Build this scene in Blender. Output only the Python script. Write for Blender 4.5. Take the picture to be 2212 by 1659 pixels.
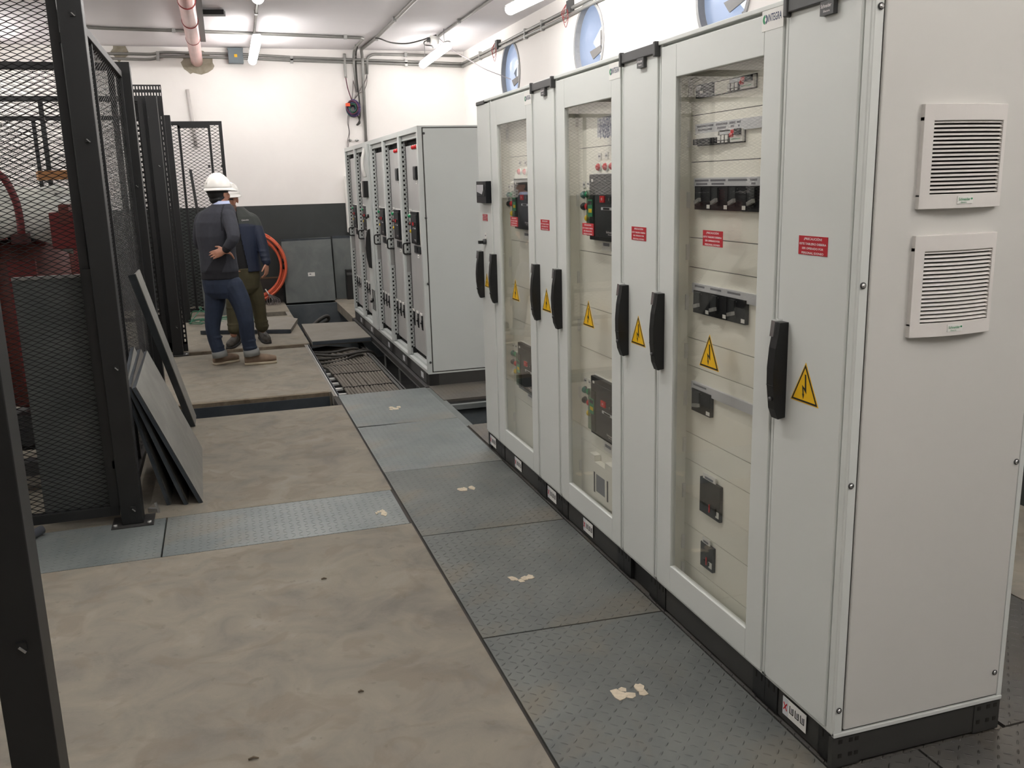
import bpy, math, random
import numpy as np
from mathutils import Vector, Matrix
random.seed(7)
for o in list(bpy.data.objects): bpy.data.objects.remove(o)
SC = bpy.context.scene
COL = SC.collection

# ------------------------------------------------------------------ camera
IW, IH, FPX = 2212.0, 1659.0, 1968.0
CPOS = np.array([-1.52400, -1.93067, 1.65929])
PITCH, ROLL, YAW = -.2191, -.0265, .3029
def _basis():
    cy, sy = math.cos(YAW), math.sin(YAW)
    f = np.array([sy*math.cos(PITCH), cy*math.cos(PITCH), math.sin(PITCH)])
    r = np.array([cy, -sy, 0.0]); u = np.cross(r, f)
    c, s = math.cos(ROLL), math.sin(ROLL)
    return c*r+s*u, -s*r+c*u, f
RGT, UPV, FWD = _basis()
cam_data = bpy.data.cameras.new('camera')
cam_data.sensor_fit = 'HORIZONTAL'; cam_data.sensor_width = 36.0
cam_data.lens = FPX/IW*36.0
cam_data.clip_start = 0.05; cam_data.clip_end = 200
cam = bpy.data.objects.new('camera', cam_data); COL.objects.link(cam)
M = Matrix.Identity(4)
for i in range(3):
    M[i][0] = RGT[i]; M[i][1] = UPV[i]; M[i][2] = -FWD[i]; M[i][3] = CPOS[i]
cam.matrix_world = M
SC.camera = cam

# ------------------------------------------------------------------ world and exposure
SC.view_settings.view_transform = 'Standard'
SC.view_settings.look = 'None'
SC.view_settings.gamma = 1.0
SC.view_settings.use_curve_mapping = False
SC.view_settings.exposure = 1.5
LAMP_W, LAMP_FAR = 15.2, 12.0          # radiance of the tube diffusers, lowered at the far end to dim the wall
w = bpy.data.worlds.new('world'); SC.world = w; w.use_nodes = True
nt = w.node_tree; nt.nodes.clear()
wo = nt.nodes.new('ShaderNodeOutputWorld'); wb = nt.nodes.new('ShaderNodeBackground')
wb.inputs[0].default_value = (0.86, 0.92, 1.0, 1); wb.inputs[1].default_value = .5
nt.links.new(wb.outputs[0], wo.inputs[0])
SC.cycles.use_denoising = True
SC.cycles.max_bounces = 8; SC.cycles.diffuse_bounces = 4; SC.cycles.glossy_bounces = 4; SC.cycles.adaptive_threshold = .015
SC.cycles.transparent_max_bounces = 24
SC.cycles.sample_clamp_indirect = 6.0

# ------------------------------------------------------------------ a pixel of the photo to a point on a known plane
def ray(px, py):
    return RGT*((px-IW/2)/FPX) + UPV*((IH/2-py)/FPX) + FWD
def on(ax, v, px, py):
    d = ray(px, py); t = (v-CPOS[ax])/d[ax]
    return CPOS + d*t
def onX(px, py, v=0.0): return on(0, v, px, py)
def onY(px, py, v=0.0): return on(1, v, px, py)
def onZ(px, py, v=0.0): return on(2, v, px, py)

# ------------------------------------------------------------------ materials
MATS = {}
def srgb(r, g, b):
    f = lambda c: (c/255/12.92) if c/255 <= .04045 else ((c/255+.055)/1.055)**2.4
    return (f(r), f(g), f(b), 1)
def mat(name, col, rough=.5, metal=0.0, var=.04, vscale=8.0, bump=0.0, bscale=200.0, spec=.5, emit=None, emit_s=0):
    if name in MATS: return MATS[name]
    m = bpy.data.materials.new(name); m.use_nodes = True
    t = m.node_tree; b = t.nodes['Principled BSDF']
    b.inputs['Roughness'].default_value = rough; b.inputs['Metallic'].default_value = metal
    b.inputs['Specular IOR Level'].default_value = spec
    tc = t.nodes.new('ShaderNodeTexCoord')
    n = t.nodes.new('ShaderNodeTexNoise'); n.inputs['Scale'].default_value = vscale; n.inputs['Detail'].default_value = 4
    t.links.new(tc.outputs['Object'], n.inputs['Vector'])
    r = t.nodes.new('ShaderNodeMapRange'); r.inputs[3].default_value = 1-var*1.5; r.inputs[4].default_value = 1+var*1.5
    t.links.new(n.outputs['Fac'], r.inputs[0])
    mx = t.nodes.new('ShaderNodeMix'); mx.data_type = 'RGBA'; mx.blend_type = 'MULTIPLY'; mx.inputs[0].default_value = 1
    mx.inputs[6].default_value = col
    t.links.new(r.outputs[0], mx.inputs[7]); t.links.new(mx.outputs[2], b.inputs['Base Color'])
    if bump:
        n2 = t.nodes.new('ShaderNodeTexNoise'); n2.inputs['Scale'].default_value = bscale; n2.inputs['Detail'].default_value = 3
        t.links.new(tc.outputs['Object'], n2.inputs['Vector'])
        bp = t.nodes.new('ShaderNodeBump'); bp.inputs['Strength'].default_value = bump; bp.inputs['Distance'].default_value = .002
        t.links.new(n2.outputs['Fac'], bp.inputs['Height']); t.links.new(bp.outputs[0], b.inputs['Normal'])
    if emit:
        b.inputs['Emission Color'].default_value = emit; b.inputs['Emission Strength'].default_value = emit_s
    MATS[name] = m
    return m

def ramp_mat(name, stops, scale, rough=.8, bump=.15, bscale=60, stain=None, spots=None, spec=.3):
    """surface with several blended noises: dusty concrete, worn paint, rusty steel"""
    m = bpy.data.materials.new(name); m.use_nodes = True
    t = m.node_tree; b = t.nodes['Principled BSDF']; b.inputs['Roughness'].default_value = rough
    b.inputs['Specular IOR Level'].default_value = spec
    tc = t.nodes.new('ShaderNodeTexCoord')
    n = t.nodes.new('ShaderNodeTexNoise'); n.inputs['Scale'].default_value = scale; n.inputs['Detail'].default_value = 8
    n.inputs['Roughness'].default_value = .62; n.inputs['Distortion'].default_value = .6
    t.links.new(tc.outputs['Object'], n.inputs['Vector'])
    cr = t.nodes.new('ShaderNodeValToRGB'); t.links.new(n.outputs['Fac'], cr.inputs[0])
    e = cr.color_ramp.elements
    while len(e) < len(stops): e.new(.5)
    for i, (p, c) in enumerate(stops): e[i].position = p; e[i].color = c
    out = cr.outputs[0]
    if stain:
        n3 = t.nodes.new('ShaderNodeTexNoise'); n3.inputs['Scale'].default_value = stain[0]; n3.inputs['Detail'].default_value = 6
        n3.inputs['Distortion'].default_value = 1.2
        t.links.new(tc.outputs['Object'], n3.inputs['Vector'])
        r3 = t.nodes.new('ShaderNodeMapRange'); r3.inputs[1].default_value = stain[1]; r3.inputs[2].default_value = stain[2]
        r3.inputs[4].default_value = stain[3]; t.links.new(n3.outputs['Fac'], r3.inputs[0])
        mx = t.nodes.new('ShaderNodeMix'); mx.data_type = 'RGBA'; mx.inputs[7].default_value = stain[4]
        t.links.new(r3.outputs[0], mx.inputs[0]); t.links.new(out, mx.inputs[6]); out = mx.outputs[2]
    if spots:
        n4 = t.nodes.new('ShaderNodeTexNoise'); n4.inputs['Scale'].default_value = spots[0]; n4.inputs['Detail'].default_value = 2
        t.links.new(tc.outputs['Object'], n4.inputs['Vector'])
        r4 = t.nodes.new('ShaderNodeMapRange'); r4.inputs[1].default_value = spots[1]; r4.inputs[2].default_value = spots[1]+.03
        r4.inputs[4].default_value = spots[2]; t.links.new(n4.outputs['Fac'], r4.inputs[0])
        mx = t.nodes.new('ShaderNodeMix'); mx.data_type = 'RGBA'; mx.inputs[7].default_value = spots[3]
        t.links.new(r4.outputs[0], mx.inputs[0]); t.links.new(out, mx.inputs[6]); out = mx.outputs[2]
    t.links.new(out, b.inputs['Base Color'])
    if bump:
        n2 = t.nodes.new('ShaderNodeTexNoise'); n2.inputs['Scale'].default_value = bscale; n2.inputs['Detail'].default_value = 4
        t.links.new(tc.outputs['Object'], n2.inputs['Vector'])
        bp = t.nodes.new('ShaderNodeBump'); bp.inputs['Strength'].default_value = bump; bp.inputs['Distance'].default_value = .004
        t.links.new(n2.outputs['Fac'], bp.inputs['Height']); t.links.new(bp.outputs[0], b.inputs['Normal'])
    MATS[name] = m
    return m

def tread_mat(name, c_lo, c_hi, c_dust, rough=.5, cell=.036):
    """checker plate: raised lozenges laid alternately at +45 and -45 degrees, dusty grey paint"""
    m = ramp_mat(name, [(.3, c_lo), (.62, c_hi)], 3.2, rough, 0, stain=(1.7, .5, .68, .75, c_dust), spec=.5)
    t = m.node_tree; b = t.nodes['Principled BSDF']
    b.inputs['Metallic'].default_value = .25
    tc = [n for n in t.nodes if n.type == 'TEX_COORD'][0]
    def mth(op, a, c=None, d=None):
        n = t.nodes.new('ShaderNodeMath'); n.operation = op
        for i, v in enumerate((a, c, d)):
            if v is None: continue
            if isinstance(v, (int, float)): n.inputs[i].default_value = v
            else: t.links.new(v, n.inputs[i])
        return n.outputs[0]
    sx = t.nodes.new('ShaderNodeSeparateXYZ'); t.links.new(tc.outputs['Object'], sx.inputs[0])
    u = mth('DIVIDE', sx.outputs[0], cell); v = mth('DIVIDE', sx.outputs[1], cell)
    iu = mth('FLOOR', u); iv = mth('FLOOR', v)
    fu = mth('SUBTRACT', mth('SUBTRACT', u, iu), .5); fv = mth('SUBTRACT', mth('SUBTRACT', v, iv), .5)
    par = mth('FLOORED_MODULO', mth('ADD', iu, iv), 2.0)
    sg = mth('SUBTRACT', mth('MULTIPLY', par, 2.0), 1.0)
    a = mth('ADD', fu, mth('MULTIPLY', fv, sg)); c = mth('SUBTRACT', fu, mth('MULTIPLY', fv, sg))
    d2 = mth('ADD', mth('POWER', mth('DIVIDE', mth('ABSOLUTE', a), .52), 2.0), mth('POWER', mth('DIVIDE', mth('ABSOLUTE', c), .13), 2.0))
    h = mth('SUBTRACT', 1.0, mth('MINIMUM', d2, 1.0))
    bp = t.nodes.new('ShaderNodeBump'); bp.inputs['Strength'].default_value = 1.0; bp.inputs['Distance'].default_value = .004
    t.links.new(h, bp.inputs['Height']); t.links.new(bp.outputs[0], b.inputs['Normal'])
    return m

def glass_mat(name, tint=(1, 1, 1, 1), ior=1.5, rough=0.0):
    m = bpy.data.materials.new(name); m.use_nodes = True
    t = m.node_tree; t.nodes.clear()
    o = t.nodes.new('ShaderNodeOutputMaterial'); mx = t.nodes.new('ShaderNodeMixShader')
    tr = t.nodes.new('ShaderNodeBsdfTransparent'); tr.inputs[0].default_value = tint
    gl = t.nodes.new('ShaderNodeBsdfGlossy'); gl.inputs['Roughness'].default_value = rough
    fr = t.nodes.new('ShaderNodeFresnel'); ge = t.nodes.new('ShaderNodeNewGeometry'); mr = t.nodes.new('ShaderNodeMapRange')
    mr.inputs[3].default_value = ior; mr.inputs[4].default_value = 1/ior      # thin pane: same reflectance from both faces
    t.links.new(ge.outputs['Backfacing'], mr.inputs[0]); t.links.new(mr.outputs[0], fr.inputs[0])
    n = t.nodes.new('ShaderNodeTexNoise'); n.inputs['Scale'].default_value = 2.0
    tc = t.nodes.new('ShaderNodeTexCoord'); t.links.new(tc.outputs['Object'], n.inputs['Vector'])
    bp = t.nodes.new('ShaderNodeBump'); bp.inputs['Strength'].default_value = .02; bp.inputs['Distance'].default_value = .01
    t.links.new(n.outputs['Fac'], bp.inputs['Height']); t.links.new(bp.outputs[0], gl.inputs['Normal'])
    t.links.new(fr.outputs[0], mx.inputs[0]); t.links.new(tr.outputs[0], mx.inputs[1]); t.links.new(gl.outputs[0], mx.inputs[2])
    t.links.new(mx.outputs[0], o.inputs[0])
    MATS[name] = m
    return m

G = lambda v: (v, v, v, 1)
CAB = mat('powder_coat_grey', (.655, .675, .645, 1), .42, var=.015, vscale=3, bump=.06, bscale=500)
CABP = mat('side_panel_grey', (.62, .61, .575, 1), .45, var=.02, vscale=2, bump=.05, bscale=500)
CAB2 = mat('powder_coat_cool_grey', (.52, .545, .53, 1), .45, var=.02, vscale=3, bump=.05, bscale=500)
PANEL2 = mat('galvanised_inner_panel', (.50, .50, .49, 1), .38, metal=.3, var=.05, vscale=5)
CREAM = mat('cream_cover_plate', (.90, .885, .79, 1), .5, var=.03, vscale=4)
WHITEP = mat('white_plastic', (.78, .77, .73, 1), .45, var=.02)
VENTW = mat('warm_white_grille', (.72, .69, .655, 1), .5, var=.02)
DKSLOT = mat('dark_slot', (.045, .04, .034, 1), .8)
BLACKP = mat('black_plastic', (.008, .008, .008, 1), .42, var=.1)
DKGREY = mat('dark_grey_plastic', (.055, .055, .055, 1), .45, var=.08)
PLINTH = mat('plinth_dark', (.040, .039, .036, 1), .5, var=.12, vscale=6)
PLINTHB = mat('plinth_black', (.010, .010, .010, 1), .45, var=.1)
CHROME = mat('bright_chrome', (.85, .85, .85, 1), .2, metal=.9)
STEEL = mat('galvanised_steel', (.42, .42, .41, 1), .38, metal=.7, var=.12, vscale=20)
BLACKS = mat('black_painted_steel', (.0085, .009, .0095, 1), .45, var=.25, vscale=6, bump=.05)
BLACKE = mat('worn_black_steel', (.030, .029, .028, 1), .5, var=.3, vscale=7)
RED = mat('red_vinyl', (.46, .012, .022, 1), .45, var=.03)
YEL = mat('yellow_vinyl', (.80, .47, .008, 1), .45, var=.03)
INK = mat('black_ink', (.012, .010, .008, 1), .6)
WINK = mat('white_ink', (.80, .74, .74, 1), .6)
GINK = mat('grey_ink', (.20, .20, .22, 1), .6)
STRIP = mat('label_strip_grey', (.60, .61, .63, 1), .35, var=.04, vscale=20)
LGREEN = mat('green_lamp', (.01, .27, .10, 1), .25)
LTEAL = mat('teal_button', (.02, .16, .13, 1), .3)
LRED = mat('red_lamp', (.62, .015, .02, 1), .25)
LDRED = mat('dark_red_button', (.22, .02, .02, 1), .3)
LYEL = mat('yellow_lamp', (.80, .55, .02, 1), .25)
BRK = mat('breaker_black', (.008, .009, .011, 1), .4, var=.08, spec=.3)
BRK2 = mat('breaker_dark_grey', (.022, .025, .027, 1), .45, var=.06, spec=.35)
GREENP = mat('logo_green', (.02, .26, .10, 1), .5)
NAVY = mat('logo_navy', (.03, .05, .12, 1), .5)
GLASS = glass_mat('door_glass', (.985, .985, .975, 1), 1.62)
SMOKE = glass_mat('smoked_clear_plastic', (.50, .60, .52, 1), 1.5)
CONC = ramp_mat('dusty_concrete', [(.30, (.165, .150, .127, 1)), (.45, (.212, .192, .158, 1)), (.58, (.24, .214, .172, 1)), (.74, (.27, .248, .212, 1))], 4.0, .78, .25, 90,
                stain=(5.5, .53, .62, .45, (.185, .152, .113, 1)), spots=(19, .68, .35, (.145, .122, .095, 1)))
CONC2 = ramp_mat('concrete_cover', [(.25, (.20, .183, .158, 1)), (.75, (.28, .26, .23, 1))], 2.4, .8, .2, 90,
                 stain=(3.0, .55, .75, .5, (.20, .165, .125, 1)))
LIP = ramp_mat('earthy_concrete_edge', [(.3, (.10, .075, .05, 1)), (.7, (.22, .18, .13, 1))], 9, .9, .5, 60)
BLUEST = ramp_mat('blue_grey_painted_steel', [(.3, (.035, .043, .052, 1)), (.7, (.062, .072, .082, 1))], 5, .5, .1, 60)
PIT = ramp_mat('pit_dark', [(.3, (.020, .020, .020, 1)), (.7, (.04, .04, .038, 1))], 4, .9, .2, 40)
PITB = ramp_mat('pit_blue_wall', [(.3, (.075, .088, .098, 1)), (.7, (.13, .142, .148, 1))], 3, .8, .2, 40)
TREAD = tread_mat('tread_plate_grey', (.105, .114, .110, 1), (.150, .158, .147, 1), (.18, .157, .117, 1), .5)
TREADC = tread_mat('tread_plate_cool', (.145, .166, .167, 1), (.205, .225, .22, 1), (.225, .205, .165, 1), .45)
TREADB = tread_mat('tread_plate_brown', (.085, .078, .068, 1), (.13, .12, .105, 1), (.14, .12, .09, 1), .5)
TREADS = tread_mat('tread_plate_steel', (.085, .082, .076, 1), (.13, .125, .115, 1), (.12, .10, .075, 1), .3)
SHEETG = ramp_mat('grey_steel_sheet', [(.3, (.095, .108, .106, 1)), (.7, (.16, .172, .166, 1))], 2.5, .5, .1, 60,
                  stain=(1.6, .55, .75, .6, (.22, .20, .16, 1)), spec=.4)
SHEETL = ramp_mat('light_grey_sheet', [(.3, (.165, .165, .152, 1)), (.7, (.25, .245, .225, 1))], 4, .5, .1, 60, spec=.4)
WALLW = ramp_mat('white_wall_paint', [(.3, (.86, .825, .795, 1)), (.7, (.90, .87, .84, 1))], 1.2, .75, .12, 30, spots=(30, .79, .35, (.5, .46, .42, 1)))
CEILM = ramp_mat('ceiling_paint', [(.3, (.83, .80, .82, 1)), (.7, (.87, .84, .86, 1))], .9, .8, .1, 30)
DADO = ramp_mat('dark_grey_dado_paint', [(.3, (.042, .047, .046, 1)), (.7, (.056, .061, .060, 1))], 2, .5, .08, 40)
CEMENT = ramp_mat('bare_cement', [(.3, (.24, .21, .155, 1)), (.7, (.40, .36, .29, 1))], 8, .9, .3, 60)
CONDUIT = mat('grey_conduit', (.30, .295, .28, 1), .4, metal=.4, var=.1, vscale=10)
BOXG = mat('junction_box_grey', (.15, .18, .20, 1), .5, var=.04)
ORANGE = mat('orange_conduit', (.66, .12, .055, 1), .45, var=.06)
CABLEK = mat('dusty_black_cable', (.030, .027, .023, 1), .6, var=.3, vscale=12)
CABLEB = mat('brownish_cable', (.135, .118, .097, 1), .65, var=.3, vscale=9)
SKIN = mat('skin', (.42, .20, .13, 1), .5, var=.08, vscale=25)
HATW = mat('white_hard_hat', (.80, .78, .74, 1), .25, var=.01)

# ------------------------------------------------------------------ mesh builder
ORG = {}
class MB:
    def __init__(s): s.v = []; s.f = []; s.m = []; s.mats = []; s.sm = []
    def mi(s, m):
        if m not in s.mats: s.mats.append(m)
        return s.mats.index(m)
    def add(s, vs, fs, m, smooth=False):
        o = len(s.v); s.v += [tuple(map(float, q)) for q in vs]; k = s.mi(m)
        for f in fs: s.f.append([i+o for i in f]); s.m.append(k); s.sm.append(smooth)
    def box(s, x0, y0, z0, x1, y1, z1, m):
        x0, x1 = sorted((x0, x1)); y0, y1 = sorted((y0, y1)); z0, z1 = sorted((z0, z1))
        s.add([(x0,y0,z0),(x1,y0,z0),(x1,y1,z0),(x0,y1,z0),(x0,y0,z1),(x1,y0,z1),(x1,y1,z1),(x0,y1,z1)],
              [(0,3,2,1),(4,5,6,7),(0,1,5,4),(1,2,6,5),(2,3,7,6),(3,0,4,7)], m)
        return s
    def obox(s, c, a, b, d, m):
        c, a, b, d = (np.array(q, float) for q in (c, a, b, d))
        if np.dot(np.cross(a, b), d) < 0: a = -a
        s.add([c-a-b-d, c+a-b-d, c+a+b-d, c-a+b-d, c-a-b+d, c+a-b+d, c+a+b+d, c-a+b+d],
              [(0,3,2,1),(4,5,6,7),(0,1,5,4),(1,2,6,5),(2,3,7,6),(3,0,4,7)], m)
        return s
    def bar(s, p, q, w, t, m, up=(0, 0, 1)):
        """rectangular bar from p to q, w across, t along up"""
        p, q, up = np.array(p, float), np.array(q, float), np.array(up, float)
        d = (q-p)/2; dn = d/np.linalg.norm(d); sd = np.cross(dn, up)
        if np.linalg.norm(sd) < 1e-6: sd = np.cross(dn, (1, 0, 0))
        sd /= np.linalg.norm(sd); u = np.cross(sd, dn)
        return s.obox((p+q)/2, d, sd*w/2, u*t/2, m)
    def prism(s, poly, ext, m):
        """3D polygon extruded by a vector"""
        n = len(poly); P = [np.array(p, float) for p in poly]; e = np.array(ext, float)
        nor = sum((np.cross(P[i]-P[0], P[(i+1) % n]-P[0]) for i in range(1, n-1)), np.zeros(3))
        if np.dot(nor, e) > 0: P = P[::-1]
        s.add(P+[p+e for p in P], [list(range(n)), [n+i for i in range(n)][::-1]] +
              [(i, n+i, n+(i+1) % n, (i+1) % n) for i in range(n)], m)
        return s
    def loft(s, rings, m, caps=True, smooth=True):
        n = len(rings[0]); vs = [p for r in rings for p in r]; fs = []
        for i in range(len(rings)-1):
            for j in range(n):
                k = (j+1) % n
                fs.append((i*n+j, i*n+k, (i+1)*n+k, (i+1)*n+j))
        if caps: fs += [list(range(n))[::-1], [(len(rings)-1)*n+j for j in range(n)]]
        s.add(vs, fs, m, smooth); return s
    def tube(s, pts, r, m, n=10, caps=True):
        P = [np.array(p, float) for p in pts]; rs = r if hasattr(r, '__len__') else [r]*len(P)
        rings = []; prev = None
        for i, p in enumerate(P):
            d = P[min(i+1, len(P)-1)]-P[max(i-1, 0)]; d = d/(np.linalg.norm(d)+1e-12)
            if prev is None:
                a = np.cross(d, (0, 0, 1.)) if abs(d[2]) < .9 else np.cross(d, (1., 0, 0))
            else: a = prev-d*np.dot(prev, d)
            a /= np.linalg.norm(a); prev = a; b = np.cross(d, a)
            rings.append([p+rs[i]*(math.cos(2*math.pi*k/n)*a+math.sin(2*math.pi*k/n)*b) for k in range(n)])
        return s.loft(rings, m, caps)
    def cyl(s, p, q, r, m, n=16, r2=None): return s.tube([p, q], [r, r if r2 is None else r2], m, n)
    def ell(s, c, rx, ry, rz, m, n=16, k=10, axes=None):
        c = np.array(c, float); A = axes if axes is not None else np.eye(3)
        rings = []
        for i in range(k+1):
            t = -math.pi/2+math.pi*i/k; t = max(min(t, math.pi/2-.02), -math.pi/2+.02)
            rings.append([c+A[0]*rx*math.cos(t)*math.cos(2*math.pi*j/n)+A[1]*ry*math.cos(t)*math.sin(2*math.pi*j/n)+A[2]*rz*math.sin(t) for j in range(n)])
        return s.loft(rings, m)
    def torus(s, c, R, r, m, ax=0, n=40, k=8, a0=0, a1=2*math.pi):
        pts = []
        for i in range(n+1):
            a = a0+(a1-a0)*i/n; u, v = R*math.cos(a), R*math.sin(a)
            pts.append({0: (c[0], c[1]+u, c[2]+v), 1: (c[0]+u, c[1], c[2]+v), 2: (c[0]+u, c[1]+v, c[2])}[ax])
        return s.tube(pts, r, m, k)
    def text(s, txt, o, right, up, h, m, width=None, align='L', bold=.0):
        vs, fs, bb = glyphs(txt, bold)
        k = h/.7 if h else width/(bb[1]-bb[0]); kx = k
        if width: kx = width/(bb[1]-bb[0])
        R_, U_ = np.array(right, float), np.array(up, float); o = np.array(o, float)
        off = {'L': bb[0], 'C': (bb[0]+bb[1])/2, 'R': bb[1]}[align]
        s.add([o+R_*((x-off)*kx)+U_*(y*k) for x, y in vs], fs, m); return s
    def build(s, name, parent=None, bev=0, base=None, seg=2):
        me = bpy.data.meshes.new(name)
        if parent is not None: org = ORG[parent.name]
        elif base is not None: org = np.array(base, float)
        else:
            a = np.array(s.v); org = np.array([(a[:, 0].min()+a[:, 0].max())/2, (a[:, 1].min()+a[:, 1].max())/2, a[:, 2].min()])
        me.from_pydata([(v[0]-org[0], v[1]-org[1], v[2]-org[2]) for v in s.v], [], s.f)
        for m in s.mats: me.materials.append(m)
        me.polygons.foreach_set('material_index', s.m)
        me.polygons.foreach_set('use_smooth', s.sm)
        me.update()
        o = bpy.data.objects.new(name, me); COL.objects.link(o)
        if parent is not None: o.parent = parent
        else: o.location = org
        ORG[o.name] = org
        if bev:
            b = o.modifiers.new('edge', 'BEVEL'); b.width = bev; b.segments = seg; b.limit_method = 'ANGLE'; b.angle_limit = .7
            b.harden_normals = False
        return o
_gl = {}
def glyphs(txt, bold=0.0):
    key = (txt, bold)
    if key not in _gl:
        c = bpy.data.curves.new('t', 'FONT'); c.body = txt; c.size = 1.0; c.resolution_u = 3; c.offset = bold
        o = bpy.data.objects.new('t', c); me = bpy.data.meshes.new_from_object(o)
        vs = [(v.co.x, v.co.y) for v in me.vertices]; fs = [list(p.vertices) for p in me.polygons]
        bpy.data.objects.remove(o); bpy.data.curves.remove(c); bpy.data.meshes.remove(me)
        xs = [v[0] for v in vs] or [0, 1]
        _gl[key] = (vs, fs, (min(xs), max(xs)))
    return _gl[key]

def tag(o, label=None, cat=None, group=None, kind=None):
    if label: o['label'] = label
    if cat: o['category'] = cat
    if group: o['group'] = group
    if kind: o['kind'] = kind
    return o
def thing(name, label, cat, loc, group=None):
    o = bpy.data.objects.new(name, None); COL.objects.link(o); o.location = loc
    o.empty_display_size = .05
    ORG[o.name] = np.array(loc, float)
    return tag(o, label, cat, group)
def solo(name, mb, label, cat, group=None, bev=0, kind=None):
    return tag(mb.build(name, None, bev), label, cat, group, kind)
def struct(name, mb, bev=0): return tag(mb.build(name, None, bev), kind='structure')
def part(name, mb, parent, label=None, bev=0):
    o = mb.build(name, parent, bev)
    if label: o['label'] = label
    return o
def spline(pts, n=8):
    """Catmull-Rom through the points"""
    P = [np.array(p, float) for p in pts]; P = [2*P[0]-P[1]]+P+[2*P[-1]-P[-2]]; out = []
    for i in range(1, len(P)-2):
        for k in range(n):
            t = k/n; a, b, c, d = P[i-1:i+3]
            out.append(.5*((2*b)+(-a+c)*t+(2*a-5*b+4*c-d)*t*t+(-a+3*b-3*c+d)*t**3))
    out.append(P[-2]); return out
# ================================================================== the room
XL, XR, YN, YB, ZC, DZ = -5.6, 2.2, -5.5, 12.0, 3.57, 1.405
def wallbox(name, x0, y0, x1, y1):
    m = MB(); m.box(x0, y0, -.9, x1, y1, DZ, DADO); m.box(x0, y0, DZ, x1, y1, ZC+.1, WALLW); return struct(name, m)
wallbox('wall_back', XL, YB, XR+.2, YB+.2)
wallbox('wall_left', XL-.2, YN, XL, YB)
wallbox('wall_front', XL, YN-.2, XR+.2, YN)
m = MB(); m.box(XL-.2, YN-.2, ZC, XR+.4, YB+.2, ZC+.15, CEILM); struct('ceiling', m)
# right wall with its three round openings
WINS = [(9.69, 3.0), (7.08, 3.0), (4.47, 3.0)]; WR = .368
m = MB(); m.box(XR, YN, -.9, XR+.2, YB, DZ, DADO)
ys = [YN]+[y for c, _ in sorted(WINS) for y in (c-.5, c+.5)]+[YB]
for i in range(len(ys)-1):
    if i % 2 == 0: m.box(XR, ys[i], DZ, XR+.2, ys[i+1], ZC, WALLW)
for c, z in WINS:
    m.box(XR, c-.5, DZ, XR+.2, c+.5, z-.5, WALLW); m.box(XR, c-.5, z+.5, XR+.2, c+.5, ZC, WALLW)
    N = 48; vs = []
    for k in range(N):
        a = 2*math.pi*k/N; ca, sa = math.cos(a), math.sin(a); q = .5/max(abs(ca), abs(sa))
        for x in (XR, XR+.2): vs += [(x, c+WR*ca, z+WR*sa), (x, c+q*ca, z+q*sa)]
    fs = []
    for k in range(N):
        a, b = 4*k, 4*((k+1) % N)
        fs += [(a, a+1, b+1, b), (a+2, b+2, b+3, a+3), (a, b, b+2, a+2)]
    m.add(vs, fs, WALLW)
struct('wall_right', m)
m = MB(); m.box(1.79, -3.0, 0, XR, 1.02, DZ, DADO); m.box(1.79, -3.0, DZ, XR, 1.02, ZC, WALLW); m.box(1.778, -3, 0, 1.79, 1.02, .012, DKSLOT); struct('trim_1', m)

RIM = mat('window_rim', (.27, .27, .27, 1), .5, var=.15, vscale=14)
FILM = bpy.data.materials.new('bluish_cowl_plastic'); FILM.use_nodes = True
t = FILM.node_tree; t.nodes.clear()
o_ = t.nodes.new('ShaderNodeOutputMaterial'); mx = t.nodes.new('ShaderNodeMixShader'); tl = t.nodes.new('ShaderNodeBsdfTranslucent')
tl.inputs[0].default_value = (.60, .70, .90, 1)
gl = t.nodes.new('ShaderNodeBsdfGlossy'); gl.inputs[1].default_value = .12; gl.inputs[0].default_value = (.9, .92, 1, 1)
nz = t.nodes.new('ShaderNodeTexNoise'); nz.inputs['Scale'].default_value = 5
bp = t.nodes.new('ShaderNodeBump'); bp.inputs['Strength'].default_value = .3; bp.inputs['Distance'].default_value = .02
tcn = t.nodes.new('ShaderNodeTexCoord'); t.links.new(tcn.outputs['Object'], nz.inputs['Vector'])
t.links.new(nz.outputs['Fac'], bp.inputs['Height']); t.links.new(bp.outputs[0], gl.inputs['Normal'])
mx.inputs[0].default_value = .3
t.links.new(tl.outputs[0], mx.inputs[1]); t.links.new(gl.outputs[0], mx.inputs[2]); t.links.new(mx.outputs[0], o_.inputs[0])
BLADE = mat('fan_blade_grey', (.14, .132, .128, 1), .45, var=.08)
wlab = ['far corner', 'middle of the right wall', 'third']
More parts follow.
